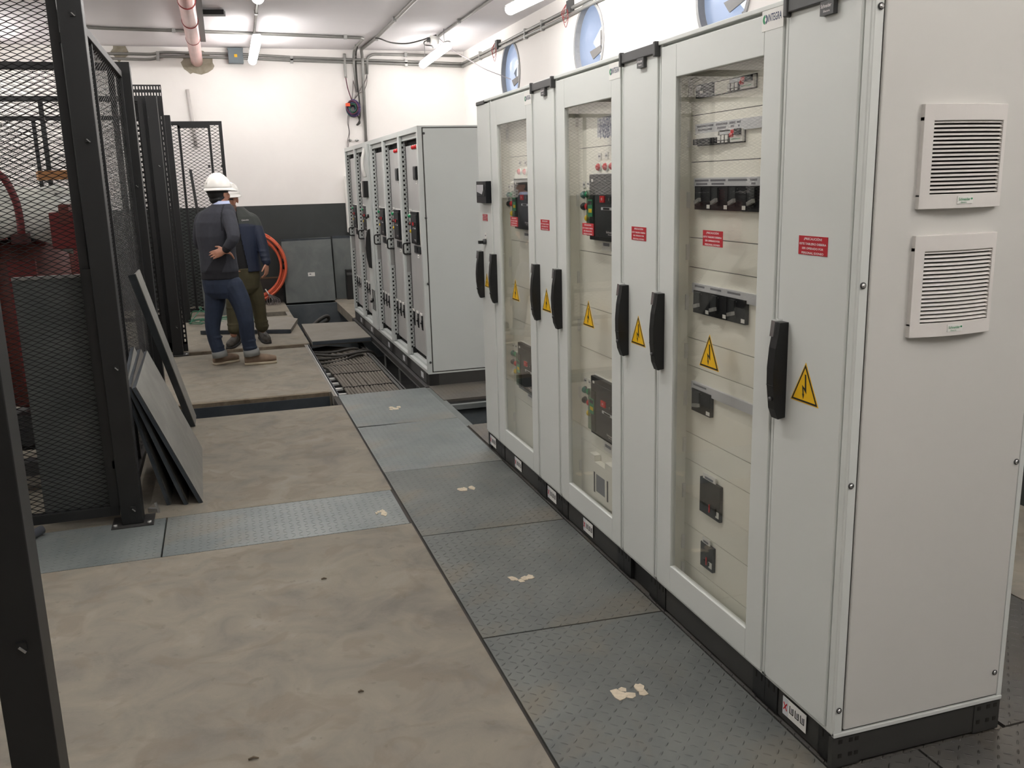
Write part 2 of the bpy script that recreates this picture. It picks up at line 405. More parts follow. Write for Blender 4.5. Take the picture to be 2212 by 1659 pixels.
for i, (c, z) in enumerate(WINS):
    m = MB(); rings = []
    for k in range(48):
        a = 2*math.pi*k/48
        for x, r in ((XR-.012, WR+.03), (XR-.012, WR-.004), (XR+.2, WR-.004), (XR+.2, WR+.03)): rings.append((x, c+r*math.cos(a), z+r*math.sin(a)))
    fs = []
    for k in range(48):
        p, q = 4*k, 4*((k+1) % 48)
        for e in range(3): fs.append((p+e, q+e, q+e+1, p+e+1))
        fs.append((p+3, q+3, q, p))
    m.add(rings, fs, RIM)
    wn = struct('window_%d' % (i+1), m)
    m = MB(); vs = [(XR+.045, c, z)]+[(XR+.045, c+(WR-.006)*math.cos(2*math.pi*k/48), z+(WR-.006)*math.sin(2*math.pi*k/48)) for k in range(48)]
    fs = []
    for k in range(48):
        a = math.degrees(2*math.pi*(k+.5)/48)
        if 150 < a < 216: continue                 # the plastic is torn open on the near side
        fs.append((0, 1+k, 1+(k+1) % 48))
    m.add(vs, fs, FILM, True); part('window_pane', m, wn, 'bluish milky plastic sheet torn along one side')
    root = thing('wall_fan', ['grey exhaust fan blade in the round window nearest the room corner', 'grey exhaust fan blade in the middle round window of the three',
                              'grey exhaust fan blade in the round window above the cabinet with many breakers'][i], 'fan', (XR+.08, c, z-.12), 'exhaust fans in the round windows')
    m = MB(); xb = XR+.022
    P = [onX(*p, xb) for p in ((1274, 112), (1297, 97), (1299, 110), (1281, 128))]; oy, oz = P[0][1]*0+7.08, 3.0
    m.prism([(xb, p[1]-oy+c, p[2]-oz+z) for p in P], (.012, .004, 0), BLADE); part('blade', m, root)
    m = MB(); m.box(xb-.004, c-WR+.004, z-.06, xb+.012, c-WR+.12, z+.08, BLADE); m.cyl((xb-.01, c-WR+.06, z+.01), (xb+.02, c-WR+.06, z+.01), .022, DKGREY); part('motor_bracket', m, root)
    m = MB(); m.bar((xb+.006, c-WR+.02, z-.17), (xb+.006, c-WR+.14, z-.20), .014, .014, BLADE); part('support_arm', m, root)

# ------------------------------------------------------------------ floor: cast slabs with open trenches
m = MB(); T = .12
def slab(x0, y0, x1, y1, mt=CONC): m.box(x0, y0, -T, x1, y1, 0, mt)
slab(XL, YN, -.738, 2.335); slab(XL, 2.335, -3.1, 2.885); slab(XL, 2.885, -.738, 5.02); slab(XL, 5.02, -2.3, 5.52)
slab(XL, 5.52, -.76, 7.80); slab(XL, 7.8, -2.6, 8.03); slab(XL, 8.03, -.70, 10.40); slab(XL, 10.40, -1.02, 10.84); slab(XL, 10.84, -.70, YB)
slab(1.36, YN, XR, YB); slab(0.02, 9.75, 1.36, YB)
for y0, x0 in ((5.50, -2.3), (7.80, -2.6)):
    pass
struct('floor', m)
m = MB()
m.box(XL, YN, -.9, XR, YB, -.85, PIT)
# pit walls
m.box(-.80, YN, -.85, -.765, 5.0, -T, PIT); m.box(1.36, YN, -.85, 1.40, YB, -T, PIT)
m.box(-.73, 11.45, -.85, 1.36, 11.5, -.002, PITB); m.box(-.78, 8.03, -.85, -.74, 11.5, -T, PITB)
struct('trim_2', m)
m = MB()   # painted channel beams with an earthy lip along the two narrow cross trenches
for y, x0, x1 in ((5.50, -2.3, -.78), (7.985, -2.6, -.73)):
    m.box(x0, y, -.030, x1, y+.05, .002, LIP)
    m.box(x0, y-.012, -.30, x1, y+.03, -.030, BLUEST)
    m.box(x0, y-.05, -.30, x1, y, -.27, BLUEST)
struct('trim_3', m)
m = MB()   # steel edge angle along the cable trench
m.box(-.76, -3.0, -.05, -.722, 5.36, -.012, DKSLOT); m.box(-.738, 5.36, -.09, -.726, 8.12, -.006, STEEL); m.box(-.76, 5.36, -.09, -.742, 8.12, -.003, CONC2); m.box(-.76, 8.12, -.09, -.70, 11.5, -.004, CONC2)
m.box(-.715, 5.36, -.3, -.708, 8.12, -.01, BLUEST)
struct('trim_4', m)
m = MB()   # rim of the open pit between the two cabinet rows
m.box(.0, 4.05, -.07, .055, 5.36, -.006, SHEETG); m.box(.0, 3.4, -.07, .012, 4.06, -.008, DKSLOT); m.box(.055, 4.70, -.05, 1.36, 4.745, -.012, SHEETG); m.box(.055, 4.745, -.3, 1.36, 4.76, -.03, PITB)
struct('trim_5', m)

FP = 'tread plates over the cable trench'
TORN = mat('torn_paper', (.58, .50, .38, 1), .8, var=.25, vscale=60)
def plate(x0, y0, x1, y1, mt, label, group=FP, torn=None, z=0.0, t=.02, name='tread_plate', dx=0.0, sid=0.0):
    m = MB(); g = .004
    P = [(x0+g, y0+g+sid), (x1-g, y0+g), (x1-g, y1-g), (x0+g, y1-g+sid)]
    m.prism([(a, b, z-t) for a, b in P], (0, 0, t), mt)
    o = m.build(name); tag(o, label, 'floor plate', group)
    if torn is not None:
        cx, cy, sx, sy = torn; m = MB(); rs = random.Random(int(cx*1000))
        for k in range(7):
            ox, oy = cx+rs.uniform(-sx, sx), cy+rs.uniform(-sy, sy)*.6; n = rs.randint(5, 8); rr = rs.uniform(.35, .75)
            ph = rs.random()
            m.prism([(ox+rr*sx*.7*math.cos(2*math.pi*(q+ph)/n)*rs.uniform(.5, 1.1), oy+rr*sy*math.sin(2*math.pi*(q+ph)/n)*rs.uniform(.5, 1.1), z) for q in range(n)], (0, 0, .001+.0004*k), TORN)
        part('torn_sticker', m, o, 'torn beige paper sticker remains')
    return o
s_ = .035
def tpos(px, py, sx, sy): q = onZ(px, py); return (q[0], q[1], sx, sy)
plate(-.728, -2.5, -.004, -.02, TREAD, 'grey tread plate beside the near end of the front cabinet row')
plate(-.728, -.02, -.004, 1.04, TREAD, 'grey tread plate with torn beige sticker, beside the solid cabinet with the two vents', torn=tpos(1352, 1497, .055, .04), sid=s_)
plate(-.728, 1.04, -.004, 2.11, TREAD, 'grey tread plate with torn sticker, below the cabinet door showing many breakers', torn=tpos(1127, 1248, .045, .04), sid=s_)
plate(-.728, 2.11, -.004, 3.17, TREAD, 'grey tread plate with torn sticker, beside the end of the cross strip of plates', torn=tpos(1005, 1055, .045, .05), sid=s_)
plate(-.728, 3.17, -.0, 4.28, TREADC, 'plain grey tread plate without sticker, beside the far end of the front cabinet row', sid=.03)
plate(-.728, 4.28, .0, 5.36, TREADC, 'grey tread plate with worn sticker bordering the open cable pit', torn=tpos(852, 882, .055, .06))
XG = 'tread plates laid across the concrete floor'
plate(-1.915, 2.335, -.742, 2.885, TREADC, 'bluish tread plate with torn beige sticker crossing the concrete floor', XG, torn=tpos(818, 1108, .035, .05))
plate(-3.1, 2.335, -1.915, 2.885, TREADC, 'bluish tread plate in front of the mesh gate, next to the steel post foot', XG)
UG = 'tread plates under and between the cabinet rows'
plate(-.002, -2.5, .295, -.01+.0, TREADS, 'narrow tread plate in front of the black plinth end, at the bottom corner', UG)
plate(.295, -2.5, 1.355, -.01, TREADS, 'dark tread plate with shiny lozenges before the vented side panel', UG)
plate(-.0, -.01, .62, 3.50, TREADS, 'tread plate underneath the front cabinet row', UG, z=-.006)
plate(.62, -.01, 1.355, 3.50, TREADS, 'dark tread plate behind the front cabinet row', UG)
plate(.012, 3.50, 1.355, 4.055, TREADB, 'brownish tread plate at the far end of the front cabinet row', UG)
plate(.03, 4.85, 1.355, 5.42, TREADB, 'brownish tread plate below the plain side of the open cabinet row', UG)
CG = 'loose concrete trench covers'
m = MB(); m.prism([(-.662, 8.125, -.055), (-.012, 8.15, -.055), (-.012, 9.42, -.055), (-.655, 9.52, -.055)], (0, 0, .055), CONC2)
m.box(-.66, 8.118, -.04, -.014, 8.13, -.004, BLUEST)
solo('trench_cover', m, 'concrete trench cover bridging the pit beside the open cabinet row', 'trench cover', CG)
p = [onZ(*q, .05) for q in ((433, 714), (628, 711), (643, 688), (622, 684), (470, 689))]
m = MB(); m.prism([(q[0], q[1], .004) for q in p], (0, 0, .046), CONC2)
m.bar((p[0][0], p[0][1]-.004, .025), (p[1][0], p[1][1]-.004, .025), .008, .04, BLUEST)
solo('trench_cover', m, 'loose concrete cover lying on the floor behind the two men', 'trench cover', CG)

# ------------------------------------------------------------------ ceiling lamps
LAMPM = mat('lit_diffuser', (.9, .88, .85, 1), .4, emit=(1.0, .98, .945, 1), emit_s=LAMP_W)
LAMPF = mat('lit_diffuser_dimmed', (.9, .88, .85, 1), .4, emit=(1.0, .98, .945, 1), emit_s=LAMP_FAR)
LGREY = mat('lamp_housing', (.55, .53, .53, 1), .4)
LAMPG = mat('lit_diffuser_dimmest', (.9, .88, .85, 1), .4, emit=(1.0, .98, .945, 1), emit_s=7.5)  # lowest output, set to keep the far right wall from washing out
def lamp(a, b, label, hang=True, lm=LAMPM):
    a, b = np.array(a, float), np.array(b, float); d = (b-a)/np.linalg.norm(b-a); sd = np.cross(d, (0, 0, 1.)); sd /= np.linalg.norm(sd); u = np.cross(sd, d)
    c = (a+b)/2; root = thing('tube_light', label, 'ceiling light', (c[0], c[1], c[2]-.05), 'ceiling tube lights')
    m = MB(); rings = []
    L = np.linalg.norm(b-a)
    for s, k in ((0, .35), (.015, .75), (.05, 1), (L-.05, 1), (L-.015, .75), (L, .35)):
        rings.append([a+d*s+sd*(.055*k*math.cos(t_))+u*(-.012+.055*k*math.sin(t_)) for t_ in [math.pi*.92+math.pi*1.16*q/13 for q in range(14)]])
    m.loft(rings, lm); part('diffuser', m, root, 'glowing white diffuser')
    m = MB(); rings = []
    for s, k in ((-.02, .4), (0, .85), (.05, 1.05), (L-.05, 1.05), (L, .85), (L+.02, .4)):
        rings.append([a+d*s+sd*(.044*k*math.cos(t_))+u*(.022+.022*k*math.sin(t_)) for t_ in [math.pi*q/9 for q in range(10)]])
    m.loft(rings, LGREY); part('housing', m, root)
    if hang:
        for s in (.25, L-.25):
            m = MB(); p = a+d*s; m.cyl(p+u*.03, (p[0], p[1], ZC), .004, STEEL, 6); part('hanger_wire', m, root)
    return root
lamp(onZ(555, 78, 3.35), onZ(545, 130, 3.35), 'lit tube light near the pink pipe, in front of the back wall', True, LAMPF)
lamp(onZ(968, 95, 3.35), onZ(912, 138, 3.35), 'lit tube light hanging beside the droopy black cable, above the open cabinet row', True, LAMPG)
lamp((1.60, 5.25, 3.35), onZ(1098, 19, 3.35), 'lit tube light cut off by the top edge of the photo')
for x, y, l in ((-1.0, 5.2, 'second from the back wall in the row over the walkway'), (-1.05, .9, 'third from the back wall in the row over the walkway'), (-1.1, -3.4, 'last in the row over the walkway, behind the camera'), (-4.2, 2.2, 'added unseen to brighten the cages, by the left wall'), (-4.2, 5.6, 'added unseen to brighten the cages, second from the back wall'), (-4.2, 9.4, 'added unseen to brighten the cages, next to the back wall'),  # lamps over the cages are added out of view to lighten the left side
                (1.62, .9, 'third from the back wall in the row by the round windows'), (1.65, -3.4, 'last in the row by the round windows, behind the camera')):
    lamp((x, y, 3.35), (x, y+2.0, 3.35), 'lit tube light, '+l)

# ------------------------------------------------------------------ conduits, pipe and cables on ceiling and walls
def conduit(pts, r, label, clips=(), mt=CONDUIT, sm=6, group='steel conduits on ceiling and walls', curve=True):
    root = thing('conduit', label, 'conduit', tuple(pts[0]), group)
    m = MB(); m.tube(spline(pts, sm) if curve else pts, r, mt, 8); part('tube', m, root)
    if len(clips):
        for c in clips:
            m = MB(); c = np.array(c, float); m.box(c[0]-.02, c[1]-.02, c[2]-r*1.6, c[0]+.02, c[1]+.02, c[2]+r*1.6, STEEL); part('clip', m, root)
    return root
def bent(*pts, r=.08):
    """polyline with short rounded corners"""
    P = [np.array(p, float) for p in pts]; out = [P[0]]
    for i in range(1, len(P)-1):
        a, b, c = P[i-1:i+2]; u = (a-b)/np.linalg.norm(a-b); v = (c-b)/np.linalg.norm(c-b); k = min(r, np.linalg.norm(a-b)/2.2, np.linalg.norm(c-b)/2.2)
        for q in range(6):
            s = q/5; out.append((1-s)**2*(b+u*k)+2*s*(1-s)*b+s*s*(b+v*k))
    out.append(P[-1]); return out
yb = YB-.02
for j, (dz, lb) in enumerate(((0, 'upper of the two grey conduits'), (-.055, 'lower of the two grey conduits'))):
    pts = [onY(120, 117+j*7, yb), onY(262, 116+j*11, yb), onY(325, 117+j*11, yb), onY(352, 113+j*9, yb), onY(420, 115+j*8, yb), onY(505, 117+j*8, yb), onY(640, 124+j*7, yb), onY(800, 130+j*6, yb), onY(985, 137+j*6, yb)]
    e_ = np.array((XR-.05, yb-.01, pts[-1][2])); pts += [e_]
    conduit(pts, .019, lb+' along the back wall', [onY(341, 116+j*10, yb), onY(630, 126+j*6, yb), onY(877, 133+j*6, yb)], sm=4)
    conduit([e_, np.array((XR-.022, yb-.06, e_[2])), np.array((XR-.022, 9.0, 3.40+dz)), np.array((XR-.022, 6.5, 3.40+dz)), np.array((XR-.022, 2.0, 3.40+dz))], .019, lb+' along the right wall over the round windows', [(XR-.022, 11.0, 3.41+dz), (XR-.022, 9.0, 3.40+dz), (XR-.022, 8.4, 3.40+dz)], sm=4)
zc = ZC-.02
conduit(bent(onZ(100, 52, zc), onZ(220, 61, zc), onZ(540, 72, zc), onZ(786, 82, zc), onZ(765, 107, zc), (.55, YB-.03, 3.45), (.57, YB-.03, 2.98)), .019,
        'grey conduit crossing the ceiling and turning down the back wall', [onZ(375, 65, zc), onZ(746, 79, zc), onZ(770, 100, zc)], curve=False)
conduit(bent((.95, 3.0, zc), onZ(895, 0, zc), onZ(815, 80, zc), onZ(780, 107, zc), (.68, YB-.03, 3.47), (.66, YB-.03, 2.1)), .022,
        'grey conduit running along the ceiling then down to the open cabinet row', [onZ(852, 40, zc), onZ(813, 82, zc)], curve=False)
conduit(bent((1.46, 3.0, zc), onZ(1060, 0, zc), onZ(955, 73, zc), onZ(947, 80, zc)), .017, 'grey conduit along the ceiling above the hanging tube light', [onZ(991, 45, zc)], curve=False)
conduit(bent((-.93, 3.0, zc), onZ(556, 0, zc), onZ(549, 70, zc)), .017, 'grey conduit along the ceiling leading to the tube light by the pink pipe', [onZ(553, 26, zc)], curve=False)
conduit(bent(onY(997, 121, yb), onY(805, 117, yb), onY(793, 124, yb), onY(793, 160, yb), r=.12), .019, 'short grey conduit above the pair, turning down near the coil of wires', [onY(876, 118, yb)], curve=False)
conduit([onY(744, 116, yb), onY(745, 140, yb), onY(747, 168, yb)], .019, 'short stub of conduit with dark bushing above the coil of wires')
m = MB(); p, q = onY(405, 193, yb), onY(424, 318, yb); m.tube([p, q], .022, mat('white_conduit_pipe', (.55, .52, .50, 1), .5), 8)
solo('wall_pipe', m, 'slanted pale pipe on the back wall behind the mesh door', 'pipe')
# junction boxes
REDW = mat('dusty_red_wire', (.30, .05, .05, 1), .6)
a = onY(509, 121, yb-.05); m = MB(); m.box(a[0]-.10, YB-.11, a[2]-.10, a[0]+.10, YB-.001, a[2]+.10, BOXG)
root = thing('junction_box', 'grey junction box with small yellow sticker, between pink pipe and tube light', 'junction box', (a[0], YB-.05, a[2]-.1))
part('box', m, root, bev=.006); m = MB(); m.box(a[0]-.02, YB-.113, a[2]-.02, a[0]+.02, YB-.11, a[2]+.02, YEL); part('sticker', m, root, 'yellow sticker')
m = MB(); m.box(a[0]-.105, YB-.112, a[2]+.09, a[0]+.105, YB-.001, a[2]+.104, BOXG); part('cover', m, root)
for (px, py), lb, sc_ in (((1074, 97), 'small conduit box with red wires near the room corner', 1), ((1230, 14), 'small conduit box with red wires above the middle round window', 1)):
    a = onX(px, py, XR-.04); root = thing('junction_box', lb, 'junction box', (XR-.03, a[1], a[2]-.06), 'conduit boxes on the right wall')
    m = MB(); m.box(XR-.06, a[1]-.045, a[2]-.06, XR-.002, a[1]+.045, a[2]+.06, DKGREY); part('box', m, root, bev=.004)
    for k, (dy, dz) in enumerate(((.045, -.15), (.01, -.20), (.07, -.10))):
        m = MB(); m.tube(spline([(XR-.06, a[1]+.04, a[2]+.03), (XR-.09, a[1]+.04+dy, a[2]+dz*.5), (XR-.07, a[1]+.03+dy*.5, a[2]+dz), (XR-.06, a[1]-.01, a[2]+dz*.6), (XR-.06, a[1]+.02, a[2]-.02)], 6), .0032, REDW, 5); part('red_wire', m, root, 'loose red wire')
# pink pipe with red rings
PINK = mat('pink_pipe', (.72, .43, .41, 1), .3, var=.12, vscale=3); DRED = mat('dark_red_band', (.24, .02, .02, 1), .4)
root = thing('pipe', 'thick pink pipe with dark red bands entering a cement patch in the back wall', 'pipe', (-1.61, 8, 3.31))
m = MB(); m.tube([(-1.635, 4.0, 3.40), (-1.62, 8, 3.39), (-1.605, 12.02, 3.388)], .078, PINK, 20); part('tube', m, root)
for k, y in enumerate((7.65, 8.75, 9.95)):
    m = MB(); m.torus((-1.62+.004*k, y, 3.39), .079, .008 if k < 2 else .005, DRED, 1, 24, 6); part('band', m, root, 'dark red band')
m = MB(); rs = random.Random(3); c = onY(428, 135, YB-.001); n = 26
m.prism([(c[0]+.21*math.cos(2*math.pi*k/n)*rs.uniform(.85, 1.12), YB+.002, c[2]+.165*math.sin(2*math.pi*k/n)*rs.uniform(.85, 1.15)) for k in range(n)], (0, -.006, 0), CEMENT)
struct('trim_6', m)
m = MB(); c = onY(258, 112, YB-.001); n = 14
m.prism([(c[0]+.10*math.cos(2*math.pi*k/n)*rs.uniform(.7, 1.2), YB+.002, c[2]+.13*math.sin(2*math.pi*k/n)*rs.uniform(.7, 1.2)) for k in range(n)], (0, -.006, 0), CEMENT)
struct('trim_7', m)
root = thing('ceiling_bracket', 'black slotted steel bracket with cross arm beside the pink pipe', 'bracket', (-1.5, 9, 3.44))
m = MB(); a, b = onZ(436, 86, 3.525), onZ(424, -6, 3.525); m.bar(b-(a-b)*1.0, a, .095, .05, BLACKS); 
for k in range(9):
    q = b+(a-b)*(k-3)/6; m.box(q[0]-.038, q[1]-.01, q[2]-.026, q[0]-.01, q[1]+.01, q[2]-.0252, BLACKE)
part('rail', m, root)
m = MB(); a, b = onZ(418, 28, 3.528), onZ(485, 28, 3.528); m.bar(a, b, .13, .05, BLACKS); part('cross_arm', m, root)
for q in (onZ(426, 5, 3.525), onZ(434, 70, 3.525)): m = MB(); m.cyl((q[0], q[1], 3.52), (q[0], q[1], ZC), .006, STEEL, 6); part('threaded_rod', m, root)
# drooping cable, connector and string
root = thing('cable', 'black cable drooping across the ceiling to the hanging tube light', 'cable', tuple(onZ(815, 80, 3.53)))
m = MB(); m.tube(spline([onZ(811, 82, 3.53), onZ(822, 84, 3.5), onZ(845, 92, 3.48), onZ(878, 94, 3.48), (onZ(910, 87, 3.5)), onZ(942, 76, 3.53)], 6), .009, CABLEK, 6); part('cord', m, root)
a = onZ(937, 86, 3.47); m = MB(); m.cyl(a-np.array((.05, 0, 0)), a+np.array((.06, 0, 0)), .05, WHITEP, 12); m.cyl(a-np.array((.09, 0, 0)), a-np.array((.05, 0, 0)), .03, DKGREY, 10); part('connector', m, root, 'white plastic connector')
m = MB(); m.tube(spline([onZ(926, 87, 3.46), onZ(917, 90, 3.44), onZ(918, 97, 3.42), onZ(932, 99, 3.41), onZ(936, 105, 3.39)], 6), .008, CABLEK, 6); part('lead', m, root)
m = MB(); m.tube(spline([onZ(947, 82, 3.5), onY(985, 113, 10.6), onY(1010, 127, 10.3), onY(1045, 148, 10.0), onX(1085, 164, XR-.05), onX(1108, 173, XR+.07)], 6), .006, mat('pale_cord', (.45, .40, .42, 1), .6), 6)
solo('cord', m, 'thin pale cord strung from the hanging light to the round window', 'cord')
# coil of wires on the back wall
root = thing('wire_coil', 'coil of purple and teal wires hanging on the white back wall', 'wire coil', tuple(onY(762, 250, YB-.05)))
wc = [mat('wire_purple', (.07, .03, .13, 1), .5), mat('wire_teal', (.03, .10, .10, 1), .5), mat('wire_maroon', (.12, .03, .05, 1), .5), mat('wire_green', (.03, .10, .05, 1), .5), mat('wire_navy', (.02, .02, .07, 1), .5)]
c = onY(762, 235, YB-.07); rs = random.Random(5)
for k, mm in enumerate(wc):
    m = MB()
    for j in range(7):
        R = rs.uniform(.045, .105); ox, oz = rs.uniform(-.015, .015), rs.uniform(-.015, .015); yy = c[1]-.05+.012*j+rs.uniform(-.005, .005)
        m.tube([(c[0]+ox+R*math.cos(a_)*.92, yy+.01*math.sin(3*a_), c[2]+oz+R*1.05*math.sin(a_)) for a_ in np.linspace(0, 2*math.pi, 33)], .0075, mm, 6)
    part('wire_loop', m, root)
m = MB(); m.box(c[0]-.10, c[1]-.075, c[2]+.03, c[0]-.045, c[1]+.03, c[2]+.075, mat('orange_tape', (.75, .09, .03, 1), .5)); part('tape', m, root, 'orange tape')
GW = mat('thin_grey_wire', (.13, .11, .11, 1), .6)
yw = YB-.045
for pts, mm, r in (([(747, 168), (751, 190), (760, 217)], wc[2], .008), ([(763, 174), (762, 195), (760, 217)], GW, .006), ([(763, 174), (768, 195), (769, 205), (764, 218)], GW, .006),
                   ([(793, 160), (789, 175), (780, 190), (772, 205), (763, 218)], GW, .007), ([(793, 160), (792, 180), (786, 196), (778, 200), (768, 212)], GW, .005),
                   ([(752, 248), (751, 265), (754, 285), (751, 303), (750, 318)], GW, .005), ([(754, 250), (753, 270), (755, 288), (752, 318)], GW, .005)):
    m = MB(); m.tube(spline([onY(*p, yw) for p in pts], 6), r, mm, 6); part('loose_wire', m, root)
m = MB(); m.tube(spline([onZ(772, 102, 3.5), onY(769, 115, yw), onY(769, 140, yw), onY(772, 180, yw), onY(776, 215, yw), onY(778, 245, yw), onY(776, 262, yw), onY(771, 270, yw), onY(777, 266, yw), onY(776, 258, yw), onY(772, 246, yw)], 6), .011, CABLEK, 6)
solo('cable', m, 'black cable hanging down the white wall next to the wire coil', 'cable')
for px in (756, 771):
    c = onY(px, 303, YB-.02); m = MB(); m.cyl((c[0], YB, c[2]), (c[0], YB-.04, c[2]), .018, STEEL, 8); m.box(c[0]-.03, YB-.02, c[2]-.008, c[0]+.03, YB-.005, c[2]+.008, STEEL)
    solo('wall_clip', m, 'small metal pipe clip on the white wall just above the open cabinet row', 'clip', 'pipe clips above the cabinets')
# ================================================================== front cabinet row
YS = [0.0, .347, 1.108, 1.424, 2.163, 2.480, 3.227, 3.506]
DX = .594; ZT = 2.122; ZB = .1
def avg(ax, *ps): return float(np.mean([p[ax] for p in ps]))
def rectX(X, tl, tr, br, bl):
    """photo corners of an upright rectangle on a plane X=const -> (far y, near y, bottom z, top z)"""
    a, b, c, d = (onX(*p, X) for p in (tl, tr, br, bl))
    return (a[1]+d[1])/2, (b[1]+c[1])/2, (c[2]+d[2])/2, (a[2]+b[2])/2
def fx(m, X, y0, y1, z0, z1, t, mt): m.box(X-t, y0, z0, X, y1, z1, mt)

def warning_sign(parent, X, y, z, wd=.098):
    h = wd*.40; m = MB(); fx(m, X, y-wd/2, y+wd/2, z-h/2, z+h/2, .0012, RED)
    for k, (s, hh, wf) in enumerate((('¡PRECAUCIÓN!', .12, .62), ('ESTE TABLERO DEBERA', .11, .92), ('SER OPERADO POR', .11, .74), ('PERSONAL IDONEO', .11, .76))):
        m.text(s, (X-.0017, y, z+h*(.27-.24*k)-(.0 if k else -.02*h)), (0, -1, 0), (0, 0, 1), hh*h, WINK, wd*wf, 'C', .018)
    part('warning_sticker', m, parent, 'red sticker with white warning text')
def bolt_sign(parent, X, y, z, s=.122):
    """yellow triangle: black border, lightning arrow"""
    h = s*.90
    def tri(k, up=0): return [(y+s/2*k, z-h/3*k+up), (y-s/2*k, z-h/3*k+up), (y, z+h*2/3*k+up)]
    m = MB()
    for k, mt, d in ((1.06, YEL, .0008), (.99, INK, .0012), (.84, YEL, .0016)):
        m.prism([(X-d+.0008, a, b) for a, b in tri(k)], (-.0008, 0, 0), mt)
    def p(u, v): return (X-.0017, y-u*s, z+v*s)
    for poly in ([(-.045, .36), (.045, .36), (.075, -.02), (.02, .04), (-.0, .36)], [(.075, -.02), (.06, .01), (-.06, .08), (-.085, .10), (-.055, -.10), (-.02, -.10), (-.04, .03), (.08, -.08)],
                 [(-.075, -.10), (.0, -.10), (-.03, -.22)]):
        m.prism([p(*q) for q in poly], (-.0006, 0, 0), INK)
    part('hazard_sticker', m, parent, 'yellow high voltage triangle')
def handle(parent, y, z, key=True):
    """swinging lever: long bowed black grip with a chrome latch on top"""
    z0, z1 = z-.142, z+.142; w0 = .017; m = MB()
    prof = [(0, z0+.004), (-.026, z0), (-.038, z0+.03), (-.046, z0+.10), (-.047, z0+.15), (-.042, z0+.21), (-.034, z1-.03), (-.030, z1), (0, z1)]
    m.prism([(q[0], y-w0, q[1]) for q in prof], (0, 2*w0, 0), BLACKP)
    m.box(-.0475, y-.0175, z0+.10, -.02, y+.0175, z0+.1015, INK)
    h = part('handle', m, parent, bev=.004)
    m = MB(); m.prism([(-.0405, y+.001, z1-.042), (-.0355, y+.001, z1+.004), (-.010, y+.001, z1+.008), (-.010, y+.001, z1-.042)], (0, .018, 0), CHROME); part('latch', m, h, 'chrome latch')
    m = MB(); m.cyl((-.0405, y, z0+.06), (-.047, y, z0+.06), .007, DKGREY, 12); part('key_lock', m, h)
def integra(parent, X, y, z, wd=.105):
    h = .062; m = MB(); fx(m, X, y-wd/2, y+wd/2, z-h/2, z+h/2, .001, WHITEP)
    m.text('INTEGRA', (X-.0014, y+wd*.20, z-.008), (0, -1, 0), (0, 0, 1), .020, NAVY, wd*.62, 'L', .012)
    cy, cz = y+wd*.34, z-.0
    for k, (a0, a1, mt) in enumerate(((100, 260, GREENP), (280, 440, NAVY))):
        n = 8; outer = [(cy-.012*math.cos(math.radians(a0+(a1-a0)*q/n)), cz+.013*math.sin(math.radians(a0+(a1-a0)*q/n))) for q in range(n+1)]
        inner = [(cy-.005*math.cos(math.radians(a0+(a1-a0)*q/n))-.0015, cz+.006*math.sin(math.radians(a0+(a1-a0)*q/n))) for q in range(n+1)][::-1]
        for q in range(n):
            m.prism([(X-.001, *outer[q]), (X-.001, *outer[q+1]), (X-.001, *inner[n-q-1]), (X-.001, *inner[n-q])], (-.0006, 0, 0), mt)
    part('maker_plate', m, parent, 'white name plate reading INTEGRA')
def lock_bar(parent, y0, y1, z):
    m = MB(); m.box(-.014, y0+.008, z, .025, y1-.008, z+.036, DKGREY)
    for q in (y0, y1-.016): m.box(-.019, q, z-.010, .025, q+.016, z+.041, DKGREY)
    o = part('top_cover_bar', m, parent, 'dark grey plastic bar', bev=.003)
    yc = y0+(y1-y0)*.40; m = MB(); m.box(-.016, yc-.027, z-.034, -.003, yc+.027, z, DKGREY)
    m.text('Schneider', (-.0166, yc+.023, z-.016), (0, -1, 0), (0, 0, 1), .009, WINK, .042, 'L', .01); m.text('Electric', (-.0166, yc+.012, z-.027), (0, -1, 0), (0, 0, 1), .005, WINK, .026, 'L', .01)
    part('maker_tab', m, o, bev=.003)
def plinth(parent, y0, y1, sticker=None, missing=False):
    m = MB(); X = .012
    if not missing: m.box(X, y0+.002, .004, X+.01, y1-.002, .097, PLINTH)
    m.box(X+.012, y0, .0, DX-.005, y1, ZB, PLINTHB)
    for a in (y0, y1-.07):
        m.box(X-.004, a+.001, .002, X+.02, a+.069, .099, PLINTHB)
        for q in (.02, .05): m.box(X-.0055, a+q-.003, .07, X-.003, a+q+.003, .09, INK)
    o = part('plinth', m, parent)
    if sticker:
        ya, yb_, za, zb_ = sticker; m = MB(); X2 = X-.0045; fx(m, X2, ya, yb_, za, zb_, .0012, WHITEP); wd = abs(yb_-ya); hi = max(ya, yb_)
        fx(m, X2-.0012, hi-wd*.24, hi-.001, za+.001, zb_-.001, .0004, STRIP)
        for k in range(3):
            yy = hi-wd*(.30+.23*k)
            for (a0, b0, a1, b1) in ((0, .35, .03, .75), (.0, .33, .16, .38), (.14, .35, .17, .72), (.07, .42, .12, .68)): fx(m, X2-.0012, yy-wd*a0, yy-wd*a1, za+(zb_-za)*b0, za+(zb_-za)*b1, .0005, GINK if a0 == .07 else INK)
        h_ = zb_-za
        for sgn in (1, -1): m.bar((X2-.002, hi-wd*.05, za+h_*(.5-.2*sgn)), (X2-.002, hi-wd*.19, za+h_*(.5+.2*sgn)), .0006, .004, LRED)
        part('instruction_sticker', m, o, 'white sticker with lifting diagram')
    return o

